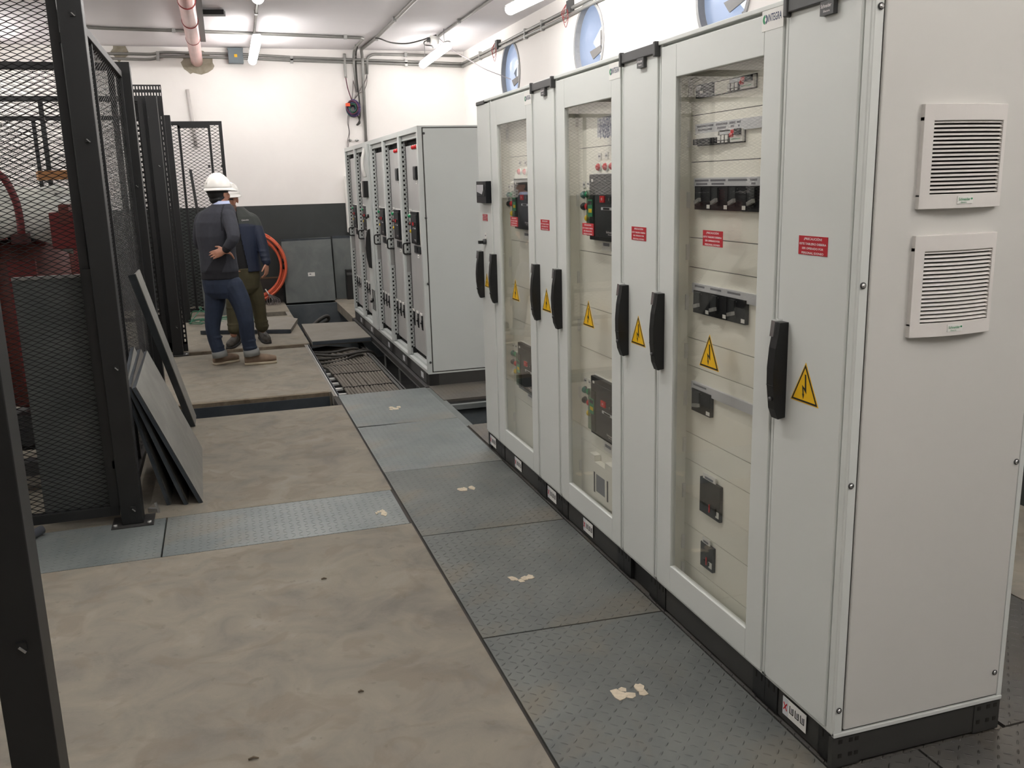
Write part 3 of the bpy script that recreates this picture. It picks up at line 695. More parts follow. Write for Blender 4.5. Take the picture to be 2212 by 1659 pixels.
GRP = 'grey cabinets of the front row'
HINGE = {}
def cabinet(i, label):
    y0, y1 = YS[i], YS[i+1]
    root = thing('switchgear_cabinet', label, 'electrical cabinet', (DX/2, (y0+y1)/2, 0), GRP)
    m = MB(); a, b = y0+.001, y1-.001; t = .012
    m.box(.004, a, ZB, DX, a+t, ZT-.012, CAB); m.box(.004, b-t, ZB, DX, b, ZT-.012, CAB)
    m.box(DX-.012, a, ZB, DX, b, ZT-.012, CAB); m.box(.022, a, ZB, DX, b, ZB+.014, CAB)
    m.box(.004, a, ZB-.001, .03, b, ZB+.012, CAB)
    m.box(-.004, a, ZT-.014, DX+.003, b, ZT, CAB); m.box(.018, a, ZT-.03, .05, b, ZT-.01, CAB)
    part('body', m, root, bev=.002)
    return root, y0, y1

# ---- solid doors
def solid_door(root, y0, y1, zt=2.098):
    m = MB(); m.box(-.002, y0, ZB+.010, .020, y1, zt, CAB); return part('door', m, root, bev=.004)
def cutout(i): return CUT[i]
CUTPX = {1: ((1460, 167), (1651, 119), (1609, 1357), (1447, 1222)), 3: ((1219, 235), (1321, 209), (1321, 1119), (1229, 1043)), 5: ((1075, 271), (1137, 255), (1151, 976), (1089, 927))}
CUT = {k: rectX(-.002, *v) for k, v in CUTPX.items()}
zlo = np.mean([c[2] for c in CUT.values()]); zhi = np.mean([c[3] for c in CUT.values()])
PX = .075
def glass_door(root, i):
    y0, y1 = YS[i]+.016, YS[i+1]-.016; yf, yn, z0, z1 = CUT[i]
    m = MB(); zb, zt = ZB+.010, 2.098
    yf = min(yf, y1-.03); yn = max(yn, y0+.03)
    m.box(-.002, y0, zb, .020, yn, zt, CAB); m.box(-.002, yf, zb, .020, y1, zt, CAB); m.box(-.002, yn, zb, .020, yf, z0, CAB); m.box(-.002, yn, z1, .020, yf, zt, CAB)
    d = part('door', m, root, bev=.0025)
    m = MB(); m.box(.006, yn-.012, z0-.012, .009, yf+.012, z1+.012, GLASS); part('glass_pane', m, d, 'clear glass pane')
    return d, (yf, yn, z0, z1)
def interior(root, i, seams):
    """cream cover plates split at the seams, side cheeks and clips"""
    a, b = YS[i]+.03, YS[i+1]-.09; X = PX
    m = MB(); m.box(.03, b, ZB+.03, X+.02, YS[i+1]-.014, 2.05, CREAM); m.box(.05, YS[i]+.014, ZB+.03, X, a-.002, 2.05, CREAM)
    m.box(.03, YS[i]+.014, ZB+.016, X+.05, YS[i+1]-.014, ZB+.03, CREAM); m.box(X+.006, a, ZB+.02, X+.02, b, 2.05, GINK)
    part('inner_frame', m, root, 'cream inner frame')
    zs = sorted(seams)
    zs = [ZB+.045]+zs+[2.05]
    for k in range(len(zs)-1):
        m = MB(); m.box(X, a, zs[k]+.0014, X+.005, b, zs[k+1]-.0014, CREAM); part('cover_plate', m, root, 'cream cover plate')
        m = MB(); zc_ = (zs[k]+zs[k+1])/2; m.box(X-.012, b-.006, zc_-.028, X, b+.008, zc_+.028, WHITEP); part('plate_clip', m, root)
def zline(l, r): return (onX(*l, PX)[2]+onX(*r, PX)[2])/2
def tagplate(m, X, y, z, w_, h_):
    fx(m, X, y-w_/2, y+w_/2, z-h_/2, z+h_/2, .004, WHITEP); fx(m, X-.004, y-w_*.33, y+w_*.33, z-h_*.12, z+h_*.15, .0004, GINK)
def lamp_btn(root, X, y, z, mt, r=.0145, name='indicator_lamp', lbl=None, tagp=True):
    m = MB(); m.cyl((X, y, z), (X-.008, y, z), r*1.12, DKGREY if mt in (INK, LTEAL) else WHITEP, 18); m.ell((X-.008, y, z), .014, r, r, mt, 16, 8)
    o = part(name, m, root, lbl)
    if tagp: m = MB(); tagplate(m, X, y, z+.045, .032, .028); part('tag', m, o)
    return o
def breaker(root, X, yf, yn, z0, z1, strip=True):
    """large air circuit breaker front"""
    m = MB(); d = .026; fx(m, X, yn, yf, z0, z1, d, BRK); w_, h_ = yf-yn, z1-z0
    fx(m, X, yn-.004, yf+.004, z0-.005, z1+.005, .006, WHITEP)
    fx(m, X-d, yn+w_*.06, yf-w_*.22, z0+h_*.06, z1-h_*.09, .005, BRK2)
    o = part('circuit_breaker', m, root, 'black circuit breaker front', bev=.002)
    m = MB(); fx(m, X-d-.005, yf-w_*.56, yf-w_*.42, z0+h_*.58, z0+h_*.68, .006, LRED); m.text('O', (X-d-.0115, yf-w_*.49, z0+h_*.615), (0, -1, 0), (0, 0, 1), h_*.035, WINK, None, 'C', .01); part('off_button', m, o, 'red off button')
    m = MB(); fx(m, X-d-.005, yf-w_*.78, yf-w_*.66, z0+h_*.57, z0+h_*.67, .006, BRK); m.text('I', (X-d-.0115, yf-w_*.72, z0+h_*.61), (0, -1, 0), (0, 0, 1), h_*.04, WINK, None, 'C', .01); part('on_button', m, o)
    m = MB(); fx(m, X-d-.005, yf-w_*.80, yf-w_*.45, z0+h_*.47, z0+h_*.51, .003, STRIP); fx(m, X-d-.008, yf-w_*.72, yf-w_*.52, z0+h_*.475, z0+h_*.505, .001, INK); part('status_window', m, o)
    m = MB(); m.text('Schneider', (X-d-.006, yf-w_*.60, z0+h_*.13), (0, -1, 0), (0, 0, 1), h_*.03, WINK, w_*.26, 'L', .01); m.text('Electric', (X-d-.006, yf-w_*.66, z0+h_*.10), (0, -1, 0), (0, 0, 1), h_*.018, WINK, w_*.16, 'L'); part('maker_mark', m, o)
    m = MB(); fx(m, X-d-.001, yf-w_*.14, yf-w_*.08, z1-h_*.11, z1-h_*.07, .001, WHITEP); part('rating_label', m, o)
    if strip:
        m = MB(); fx(m, X-.004, yf-w_*.19, yf+w_*.05, z0+h_*.06, z0+h_*.76, .030, SMOKE); part('control_cover', m, o, 'clear greenish cover')
        m = MB(); fx(m, X-.035, yf-w_*.17, yf-w_*.02, z0+h_*.36, z0+h_*.62, .002, GREENP); fx(m, X-.037, yf-w_*.16, yf-w_*.05, z0+h_*.42, z0+h_*.48, .001, LYEL); fx(m, X-.037, yf-w_*.16, yf-w_*.03, z0+h_*.54, z0+h_*.60, .001, BRK2); part('trip_unit', m, o)
    return o
def mccb(root, X, yf, yn, z0, z1):
    """moulded case breaker with rotary lever"""
    m = MB(); w_, h_ = yf-yn, z1-z0; fx(m, X, yn+.002, yf-.002, z0, z1, .014, BRK); fx(m, X-.014, yf-w_*.5, yf-w_*.22, z0+h_*.18, z1-h_*.06, .008, BRK2)
    m.text('Schneider', (X-.0146, yf-w_*.25, z1-h_*.14), (0, -1, 0), (0, 0, 1), h_*.05, WINK, w_*.28, 'L', .01)
    fx(m, X-.014, yn+.004, yn+.004+w_*.18, z0+h_*.06, z0+h_*.22, .001, WHITEP)
    o = part('circuit_breaker', m, root, 'small black moulded case breaker')
    m = MB(); m.bar((X-.024, yf-w_*.22, z0+h_*.30), (X-.034, yn+w_*.36, z0+h_*.44), .012, .010, STEEL, (1, 0, 0)); part('toggle_lever', m, o, 'grey lever')
def lstrip(root, X, tl, tr, h_px, txt, fr):
    a, b = onX(*tl, X-.01), onX(*tr, X-.01); z1 = (a[2]+b[2])/2; c = onX(tl[0], tl[1]+h_px, X-.01); h = .034
    m = MB(); fx(m, X, b[1]-.02, a[1], z1-h, z1, .010, STRIP)
    for f0, f1, n in fr:
        for k in range(n): fx(m, X-.010, a[1]-(a[1]-b[1])*(f0+.02*k), a[1]-(a[1]-b[1])*(f1-.02*k), z1-h*.36-k*h*.34, z1-h*.16-k*h*.34, .0004, GINK)
    part('label_strip', m, root, 'grey label strip with printed lettering')

# ---- 0: solid cabinet at the near end (vents on its side)
HZ = 1.165
def hpos(t, b): p = onX(*t, -.03); q = onX(*b, -.03); return p[1], (p[2]+q[2])/2
root, y0, y1 = cabinet(0, 'grey cabinet at the near end of the row, two vents on its broad side')
d = solid_door(root, .034, y1-.012)
m = MB(); m.box(.0, 0, ZB, .030, .03, ZT-.01, CAB); part('corner_post', m, root, bev=.006)
lock_bar(root, .03, y1-.004, 2.082)
py = [onX(*p, 0) for p in ((1727, 509), (1790, 554))]; SZ = (py[0][2]+py[1][2])/2
warning_sign(d, -.002, (py[0][1]+py[1][1])/2, SZ, .127)
q = onX(1740, 842, 0); TZ = q[2]; bolt_sign(d, -.002, q[1], TZ)
hp = hpos((1688, 700), (1672, 903)); HZ = hp[1]; handle(d, y1-.048, HZ)
pl_ = plinth(root, y0, y1, (onX(1741, 1580, .008)[1], onX(1691, 1540, .008)[1], .028, .088))
m = MB(); m.box(.0, -.006, .0, .094, .012, .094, PLINTH); m.box(.50, -.006, 0, DX, .012, .094, PLINTH); m.box(.094, -.003, .004, .50, .012, .092, PLINTH)
for xx in (.02, .055, .075, .51, .545, .57):
    for zz in (.075, .03): m.box(xx, -.0075, zz, xx+.012, -.005, zz+.012, INK)
part('plinth_end', m, root)
m = MB(); m.box(.032, -.010, ZB+.018, .574, .0, 2.085, CABP); sp = part('side_panel', m, root, 'broad warm grey side panel', bev=.004)
m = MB(); m.box(.026, -.003, ZB+.012, .580, .001, 2.092, DKSLOT); m.box(.577, -.008, ZB, DX, .001, ZT-.01, CAB); m.box(.0, -.009, ZB, .026, .001, ZT-.01, CAB); m.box(.0, -.011, ZB-.001, DX, .002, ZB+.012, CAB); part('side_trim', m, root, bev=.003)
for p in ((1903, 13), (1864, 617), (1838, 1050), (1812, 1535), (2195, 997), (2148, 1452)):
    q = onY(*p, -.010); m = MB(); m.cyl((q[0], -.0095, q[2]), (q[0], -.0125, q[2]), .0085, DKGREY, 14); m.cyl((q[0], -.012, q[2]), (q[0], -.014, q[2]), .006, CHROME, 8); part('screw', m, sp)
def vent(tl, tr, br, bl, lbl):
    Y0 = -.010; c = [onY(*p, Y0-.015) for p in (tl, tr, br, bl)]
    x0 = (c[0][0]+c[3][0])/2; x1 = (c[1][0]+c[2][0])/2; z1 = (c[0][2]+c[1][2])/2; z0 = (c[2][2]+c[3][2])/2
    N = 14; wd = x1-x0
    dep = lambda x: .013+.016*(1-((x-(x0+x1)/2)/(wd/2))**2)
    def cbar(m, xa, xb, za, zb, dd=0.0, tilt=0.0, mt=VENTW):
        vs = []
        for k in range(N+1):
            x = xa+(xb-xa)*k/N; d = dep(x)+dd
            vs += [(x, Y0-d, za), (x, Y0-d+tilt, zb), (x, Y0+.001, zb), (x, Y0+.001, za)]
        fs = []
        for k in range(N):
            a, b = 4*k, 4*k+4
            for e in range(4): fs.append((a+e, b+e, b+(e+1) % 4, a+(e+1) % 4))
        fs += [(0, 1, 2, 3), (4*N+3, 4*N+2, 4*N+1, 4*N)]; m.add(vs, fs, mt)
    m = MB(); b_ = .026
    cbar(m, x0, x1, z1-.040, z1); cbar(m, x0, x1, z0, z0+.036); cbar(m, x0, x0+b_, z0+.03, z1-.03); cbar(m, x1-.014, x1, z0+.03, z1-.03)
    m.box(x0+.01, Y0-.006, z0+.02, x1-.01, Y0-.0005, z1-.02, DKSLOT)
    o = part('ventilation_grille', m, sp, lbl, bev=.003)
    n = 18; za, zb = z0+.036, z1-.040; st = (zb-za)/n; m = MB()
    for k in range(n): cbar(m, x0+b_, x1-.014, za+st*k+st*.40, za+st*(k+1)-.0005, -.0015, .007)
    part('louvre_slats', m, o)
    m = MB(); yc = Y0-dep((x0+x1)/2)-.0012; m.box((x0+x1)/2-.024, yc, z0+.011, (x0+x1)/2+.024, yc+.003, z0+.030, WHITEP)
    m.text('Schneider', ((x0+x1)/2-.021, yc-.0006, z0+.019), (1, 0, 0), (0, 0, 1), .007, GREENP, .036, 'L', .01); m.text('Electric', ((x0+x1)/2-.014, yc-.0006, z0+.0125), (1, 0, 0), (0, 0, 1), .004, GREENP, .018, 'L'); m.box((x0+x1)/2+.017, yc-.0006, z0+.021, (x0+x1)/2+.022, yc, z0+.025, GREENP)
    part('maker_plate', m, o, 'white plate with green lettering')
vent((2001, 226), (2180, 222), (2161, 447), (1985, 451), 'white louvred vent, the upper of two')
vent((1980, 508), (2156, 503), (2137, 718), (1965, 728), 'white louvred vent, the lower of two')

# ---- 1: glass door, many small breakers
root, y0, y1 = cabinet(1, 'glass-doored grey cabinet nearest the vents, showing rows of small breakers')
d, cut = glass_door(root, 1); X = PX
seams = [zline(*s) for s in (((1493, 252), (1646, 226)), ((1495, 352), (1641, 341)), ((1487, 514), (1633, 525)), ((1490, 579), (1629, 595)), ((1484, 730), (1623, 767)), ((1483, 789), (1621, 834)), ((1483, 935), (1618, 995)), ((1480, 990), (1615, 1061)), ((1481, 1132), (1611, 1217)), ((1477, 1211), (1609, 1309)))]
interior(root, 1, seams)
def R(*c): return rectX(X-.012, *c)
yf, yn, z0, z1 = R((1504, 184), (1629, 158), (1629, 188), (1504, 215)); w_ = yf-yn; h_ = z1-z0
m = MB(); fx(m, X, yf-w_*.32, yf, z0, z1, .014, BRK); fx(m, X-.014, yf-w_*.10, yf-w_*.02, z1-h_*.42, z1-h_*.1, .002, STRIP); fx(m, X-.014, yf-w_*.14, yf-w_*.09, z0+h_*.3, z0+h_*.5, .002, WHITEP); part('power_meter', m, root, 'black power meter')
def modules(yf, yn, z0, z1, blocks):
    m = MB(); h_ = z1-z0; fx(m, X, yn, yf, z0, z1, .004, DKSLOT); part('module_opening', m, root)
    for f0, f1, kind in blocks:
        ya, yb_ = yf-(yf-yn)*f0, yf-(yf-yn)*f1; m = MB(); nm = 'module'; lb = None
        if kind == 'blank': fx(m, X, yb_, ya, z0+.003, z1-.003, .010, CREAM); nm, lb = 'blanking_plate', 'cream blank'
        elif kind == 'mcb':
            fx(m, X, yb_, ya, z0+.004, z1-.006, .012, WHITEP); n = 4
            for k in range(n): yy = ya-(ya-yb_)*(k+.5)/n; fx(m, X-.012, yy-.006, yy+.006, z0+h_*.08, z0+h_*.48, .014, BRK)
            nm, lb = 'miniature_breaker', 'white four pole miniature breaker'
        elif kind == 'rcd':
            fx(m, X, yb_, ya, z0+.004, z1-.004, .013, WHITEP); fx(m, X-.013, yb_+.006, (ya+yb_)/2+.002, z0+h_*.52, z1-h_*.08, .008, BRK); m.cyl((X-.013, ya-.014, z0+h_*.52), (X-.022, ya-.014, z0+h_*.52), .007, LRED, 10); fx(m, X-.013, (ya+yb_)/2+.008, ya-.008, z0+h_*.64, z1-h_*.12, .004, LRED)
            fx(m, X-.013, yb_+.012, ya-.006, z0+h_*.24, z0+h_*.28, .0006, GREENP); nm, lb = 'residual_current_switch', 'white residual current switch with red button'
        elif kind == 'fuse':
            fx(m, X, yb_, ya, z0+.004, z1-.004, .010, STRIP)
            for k in range(3): yy = ya-(ya-yb_)*(k+.5)/3; fx(m, X-.010, yy-.011, yy+.011, z0+h_*.06, z0+h_*.62, .006, DKSLOT); fx(m, X-.016, yy-.007, yy+.007, z0+h_*.26, z0+h_*.58, .003, WHITEP); fx(m, X-.016, yy-.006, yy+.006, z0+h_*.09, z0+h_*.2, .003, WHITEP)
            nm, lb = 'fuse_holder', 'three pole fuse holder'
        part(nm, m, root, lb)
modules(yf-w_*.33, yn, z0, z1, [(0, .38, 'blank'), (.38, .66, 'fuse'), (.68, 1, 'rcd')])
yf, yn, z0, z1 = R((1502, 286), (1604, 273), (1604, 305), (1502, 318))
modules(yf, yn, z0, z1, [(.02, .26, 'mcb'), (.26, .50, 'mcb'), (.52, .75, 'fuse'), (.76, 1, 'rcd')])
lstrip(root, X, (1502, 271), (1645, 248), 14, '', [(.03, .30, 2), (.34, .52, 2), (.55, .64, 2), (.66, .72, 2)])
lstrip(root, X, (1499, 387), (1639, 379), 14, '', [(.02, .25, 2), (.28, .52, 2), (.56, .84, 1), (.88, .98, 2)])
yf, yn, z0, z1 = R((1501, 404), (1638, 399), (1636, 455), (1501, 455))
for k in range(4):
    ws = (yf-yn)/3.55; a = yf-ws*k
    mccb(root, X, a, max(a-ws, YS[1]+.05), z0, z1)
lstrip(root, X, (1495, 614), (1629, 633), 14, '', [(.05, .22, 1), (.32, .50, 1), (.60, .80, 1)])
yf, yn, z0, z1 = R((1498, 628), (1612, 647), (1611, 699), (1498, 677))
for k in range(3): ws = (yf-yn)/3; mccb(root, X, yf-ws*k, yf-ws*(k+1), z0, z1)
lstrip(root, X, (1493, 825), (1620, 870), 14, '', [(.04, .28, 1)])
mccb(root, X, *R((1495, 839), (1536, 852), (1535, 901), (1494, 886)))
for c in (((1512, 1029), (1555, 1053), (1554, 1129), (1511, 1103)), ((1513, 1170), (1539, 1184), (1539, 1238), (1513, 1220))):
    yf, yn, z0, z1 = R(*c); m = MB(); fx(m, X, yn, yf, z0, z1, .012, BRK2); fx(m, X-.012, yn+.02, yf-.03, z0+.02, z0+(z1-z0)*.35, .006, BRK); fx(m, X-.018, (yf+yn)/2-.014, (yf+yn)/2-.008, z0+.02, z0+.05, .002, LRED); fx(m, X-.012, yn+.004, yn+.026, z0+.012, z0+.035, .001, WHITEP)
    o = part('circuit_breaker', m, root, 'dark grey motor breaker'); m = MB(); tagplate(m, X-.006, (yf+yn)/2+.01, z1+.006, (yf-yn)*.62, .03); part('tag', m, o)
p = [onX(*q, 0) for q in ((1515, 497), (1559, 535))]; warning_sign(d, .0055, (p[0][1]+p[1][1])/2, (p[0][2]+p[1][2])/2, .127)
q = onX(1529, 772, 0); bolt_sign(d, .0055, q[1], q[2])
handle(d, y1-.04, HZ); integra(d, -.002, onX(1671, 38, 0)[1], onX(1671, 38, 0)[2])
plinth(root, y0, y1)

# ---- 2: solid
root, y0, y1 = cabinet(2, 'narrow solid grey cabinet between the two larger glass doors')
d = solid_door(root, y0+.016, y1-.016); lock_bar(root, y0+.006, y1-.004, 2.082)
p = [onX(*q, 0) for q in ((1366, 490), (1397, 520))]; warning_sign(d, -.002, (p[0][1]+p[1][1])/2, (p[0][2]+p[1][2])/2, .127)
q = onX(1380, 724, 0); bolt_sign(d, -.002, q[1], q[2]); handle(d, y1-.048, HZ)
plinth(root, y0, y1, None, True)

# ---- 3: glass door, two big breakers, document pocket
root, y0, y1 = cabinet(3, 'glass-doored grey cabinet with document pocket below two big breakers')
d, cut = glass_door(root, 3)
interior(root, 3, [zline(*s) for s in (((1252, 322), (1319, 313)), ((1255, 540), (1319, 552)), ((1257, 658), (1319, 677)), ((1258, 749), (1319, 773)), ((1260, 947), (1320, 987)))])
for px in ((1292, 361), (1307, 360), (1321, 359)): q = onX(*px, X-.01); lamp_btn(root, X, q[1], q[2], LRED, .016)
def xrect(tl, bl, wd=.33): a, b = onX(*tl, X-.02), onX(*bl, X-.02); return (a[1]+b[1])/2, (a[1]+b[1])/2-wd, b[2], a[2]
breaker(root, X, *xrect((1275, 377), (1277, 517)))
bl = xrect((1278, 810), (1280, 933)); breaker(root, X, *bl)
for px, mt, nm in (((1259, 421), LTEAL, 'push_button'), ((1268, 420), LGREEN, 'indicator_lamp'), ((1259, 446), INK, 'push_button'), ((1268, 446), LRED, 'indicator_lamp'), ((1268, 471), LYEL, 'indicator_lamp'),
                   ((1262, 842), LTEAL, 'push_button'), ((1271, 846), LGREEN, 'indicator_lamp'), ((1262, 864), INK, 'push_button'), ((1272, 870), LRED, 'indicator_lamp'), ((1272, 892), LYEL, 'indicator_lamp')):
    q = onX(*px, X-.01); lamp_btn(root, X, q[1], q[2], mt, .0155, nm)
for px in ((1307, 529), (1311, 966)):
    q = onX(*px, X-.01); m = MB(); tagplate(m, X, q[1], q[2], .10, .05); part('name_tag', m, root)
yf, yn, z0, z1 = rectX(X-.03, (1273, 978), (1319, 1003), (1319, 1097), (1278, 1073)); yn = yf-.27
m = MB(); fx(m, X-.002, yn, yf, z0, z1-.03, .032, CREAM)
for f in (.22, .78): fx(m, X-.034, yf-(yf-yn)*(f+.025), yf-(yf-yn)*(f-.025), z0+.03, z0+(z1-z0)*.62, .0015, DKSLOT)
fx(m, X-.002, yf-.06, yf, z1-.03, z1, .032, CREAM); fx(m, X-.002, yn, yn+.09, z1-.03, z1, .032, CREAM)
o = part('document_pocket', m, root, 'cream plastic document pocket', bev=.004); m = MB(); fx(m, X-.034, yf-(yf-yn)*.66, yf-(yf-yn)*.30, z0+(z1-z0)*.2, z0+(z1-z0)*.6, .001, GINK); part('pocket_label', m, o, 'grey label')
FILMB = glass_mat('bluish_sign_plastic', (.72, .74, .82, 1), 1.35)
q = [onX(*p, .03) for p in ((1291, 255), (1324, 293))]; m = MB(); m.box(.028, q[1][1], q[1][2], .030, q[0][1], q[0][2], FILMB)
m.text('TGBT', (.0275, q[0][1]-.02, q[0][2]-.085), (0, -1, 0), (0, 0, 1), .055, NAVY, .145, 'L', .01); m.text('380V', (.0275, q[0][1]-.02, q[1][2]+.02), (0, -1, 0), (0, 0, 1), .055, NAVY, .145, 'L', .01)
part('voltage_sign', m, d, 'bluish translucent sign behind the glass')
p = [onX(*q, 0) for q in ((1256, 482), (1280, 509))]; warning_sign(d, .0055, (p[0][1]+p[1][1])/2, (p[0][2]+p[1][2])/2, .127)
q = onX(1269, 687, 0); bolt_sign(d, .0055, q[1], q[2]); handle(d, y1-.04, HZ); integra(d, -.002, onX(1329, 153, 0)[1], onX(1329, 153, 0)[2])
plinth(root, y0, y1, (onX(1281, 1158, .008)[1], onX(1261, 1146, .008)[1], .025, .088))

# ---- 4: solid
root, y0, y1 = cabinet(4, 'narrow solid grey cabinet left of the glass door with the document pocket')
d = solid_door(root, y0+.016, y1-.016); lock_bar(root, y0+.006, y1-.004, 2.082)
p = [onX(*q, 0) for q in ((1169, 474), (1188, 498))]; warning_sign(d, -.002, (p[0][1]+p[1][1])/2, (p[0][2]+p[1][2])/2, .127)
q = onX(1182, 656, 0); bolt_sign(d, -.002, q[1], q[2]); handle(d, y1-.048, HZ)
plinth(root, y0, y1, (onX(1202, 1085, .008)[1], onX(1184, 1072, .008)[1], .025, .088))

# ---- 5: glass door, two big breakers
root, y0, y1 = cabinet(5, 'glass-doored grey cabinet farthest from the vents, two big breakers and no pocket')
d, cut = glass_door(root, 5)
interior(root, 5, [zline(*s) for s in (((1091, 341), (1138, 336)), ((1097, 518), (1141, 523)), ((1099, 614), (1143, 622)), ((1099, 684), (1147, 702)), ((1104, 851), (1148, 876)))])
for px in ((1121, 371), (1133, 371)): q = onX(*px, X-.01); lamp_btn(root, X, q[1], q[2], LRED, .016)
breaker(root, X, *xrect((1112, 386), (1114, 493))); breaker(root, X, *xrect((1120, 738), (1123, 837)))
for px, mt, nm in (((1098, 421), LTEAL, 'push_button'), ((1104.5, 421), LGREEN, 'indicator_lamp'), ((1098, 440), INK, 'push_button'), ((1105, 440), LRED, 'indicator_lamp'), ((1106, 461), LYEL, 'indicator_lamp'),
                   ((1107, 763), LTEAL, 'push_button'), ((1113, 765), LGREEN, 'indicator_lamp'), ((1107, 781), INK, 'push_button'), ((1114, 785), LRED, 'indicator_lamp'), ((1114, 802), LYEL, 'indicator_lamp')):
    q = onX(*px, X-.01); lamp_btn(root, X, q[1], q[2], mt, .0155, nm)
for px in ((1135, 507), (1143, 856)):
    q = onX(*px, X-.01); m = MB(); tagplate(m, X, q[1], q[2], .10, .05); part('name_tag', m, root)
p = [onX(*q, 0) for q in ((1101, 468), (1117, 490))]; warning_sign(d, .0055, (p[0][1]+p[1][1])/2, (p[0][2]+p[1][2])/2, .127)
q = onX(1112, 634, 0); bolt_sign(d, .0055, q[1], q[2]); handle(d, y1-.04, HZ); integra(d, -.002, onX(1141, 212, 0)[1], onX(1141, 212, 0)[2])
plinth(root, y0, y1, (onX(1127, 1015, .008)[1], onX(1113, 1003, .008)[1], .025, .088))

# ---- 6: solid far end with meter and rotary switch
root, y0, y1 = cabinet(6, 'narrow grey cabinet at the far end of the row, with black meter and rotary switch')
d = solid_door(root, y0+.016, y1-.003)
m = MB(); m.box(-.008, y0+.10, 2.098, .02, y1-.01, 2.118, DKGREY); part('top_cover_bar', m, root, 'dark grey plastic bar', bev=.003)
a = rectX(-.02, (1033, 392), (1056, 391), (1056, 439), (1034, 438)); m = MB(); m.box(-.035, a[1]+.01, a[2], -.002, a[0]-.01, a[3], BRK); m.box(-.038, a[1]+.03, a[2]+.04, -.035, a[0]-.04, a[3]-.05, BRK2)
o = part('meter', m, d, 'black square meter', bev=.004); m = MB(); m.prism([(-.039, a[0]-.035, a[3]-.02), (-.039, a[1]+.05, a[3]-.02), (-.039, a[1]+.05, a[3]-.05), (-.039, a[1]+.08, a[3]-.075), (-.039, a[0]-.035, a[3]-.06)], (-.001, 0, 0), STRIP); part('torn_film', m, o, 'torn protective film')
q = onX(1047, 522, -.01); m = MB(); m.cyl((-.002, q[1], q[2]), (-.02, q[1], q[2]), .016, DKGREY, 16); m.box(-.045, q[1]-.004, q[2]-.012, -.018, q[1]+.022, q[2]+.006, BLACKP); o = part('rotary_switch', m, d); m = MB(); tagplate(m, -.002, q[1]-.008, q[2]+.036, .03, .03); part('tag', m, o)
p = [onX(*q, 0) for q in ((1043, 460), (1055, 480))]; warning_sign(d, -.002, (p[0][1]+p[1][1])/2, (p[0][2]+p[1][2])/2, .10)
q = onX(1053, 610, 0); bolt_sign(d, -.002, q[1], q[2], .09); handle(d, y1-.04, HZ)
plinth(root, y0, y1, (onX(1072, 965, .008)[1], onX(1060, 952, .008)[1], .025, .088))
m = MB(); m.box(.02, y1-.001, ZB+.01, .58, y1+.002, 2.08, CAB2); part('end_panel', m, root)

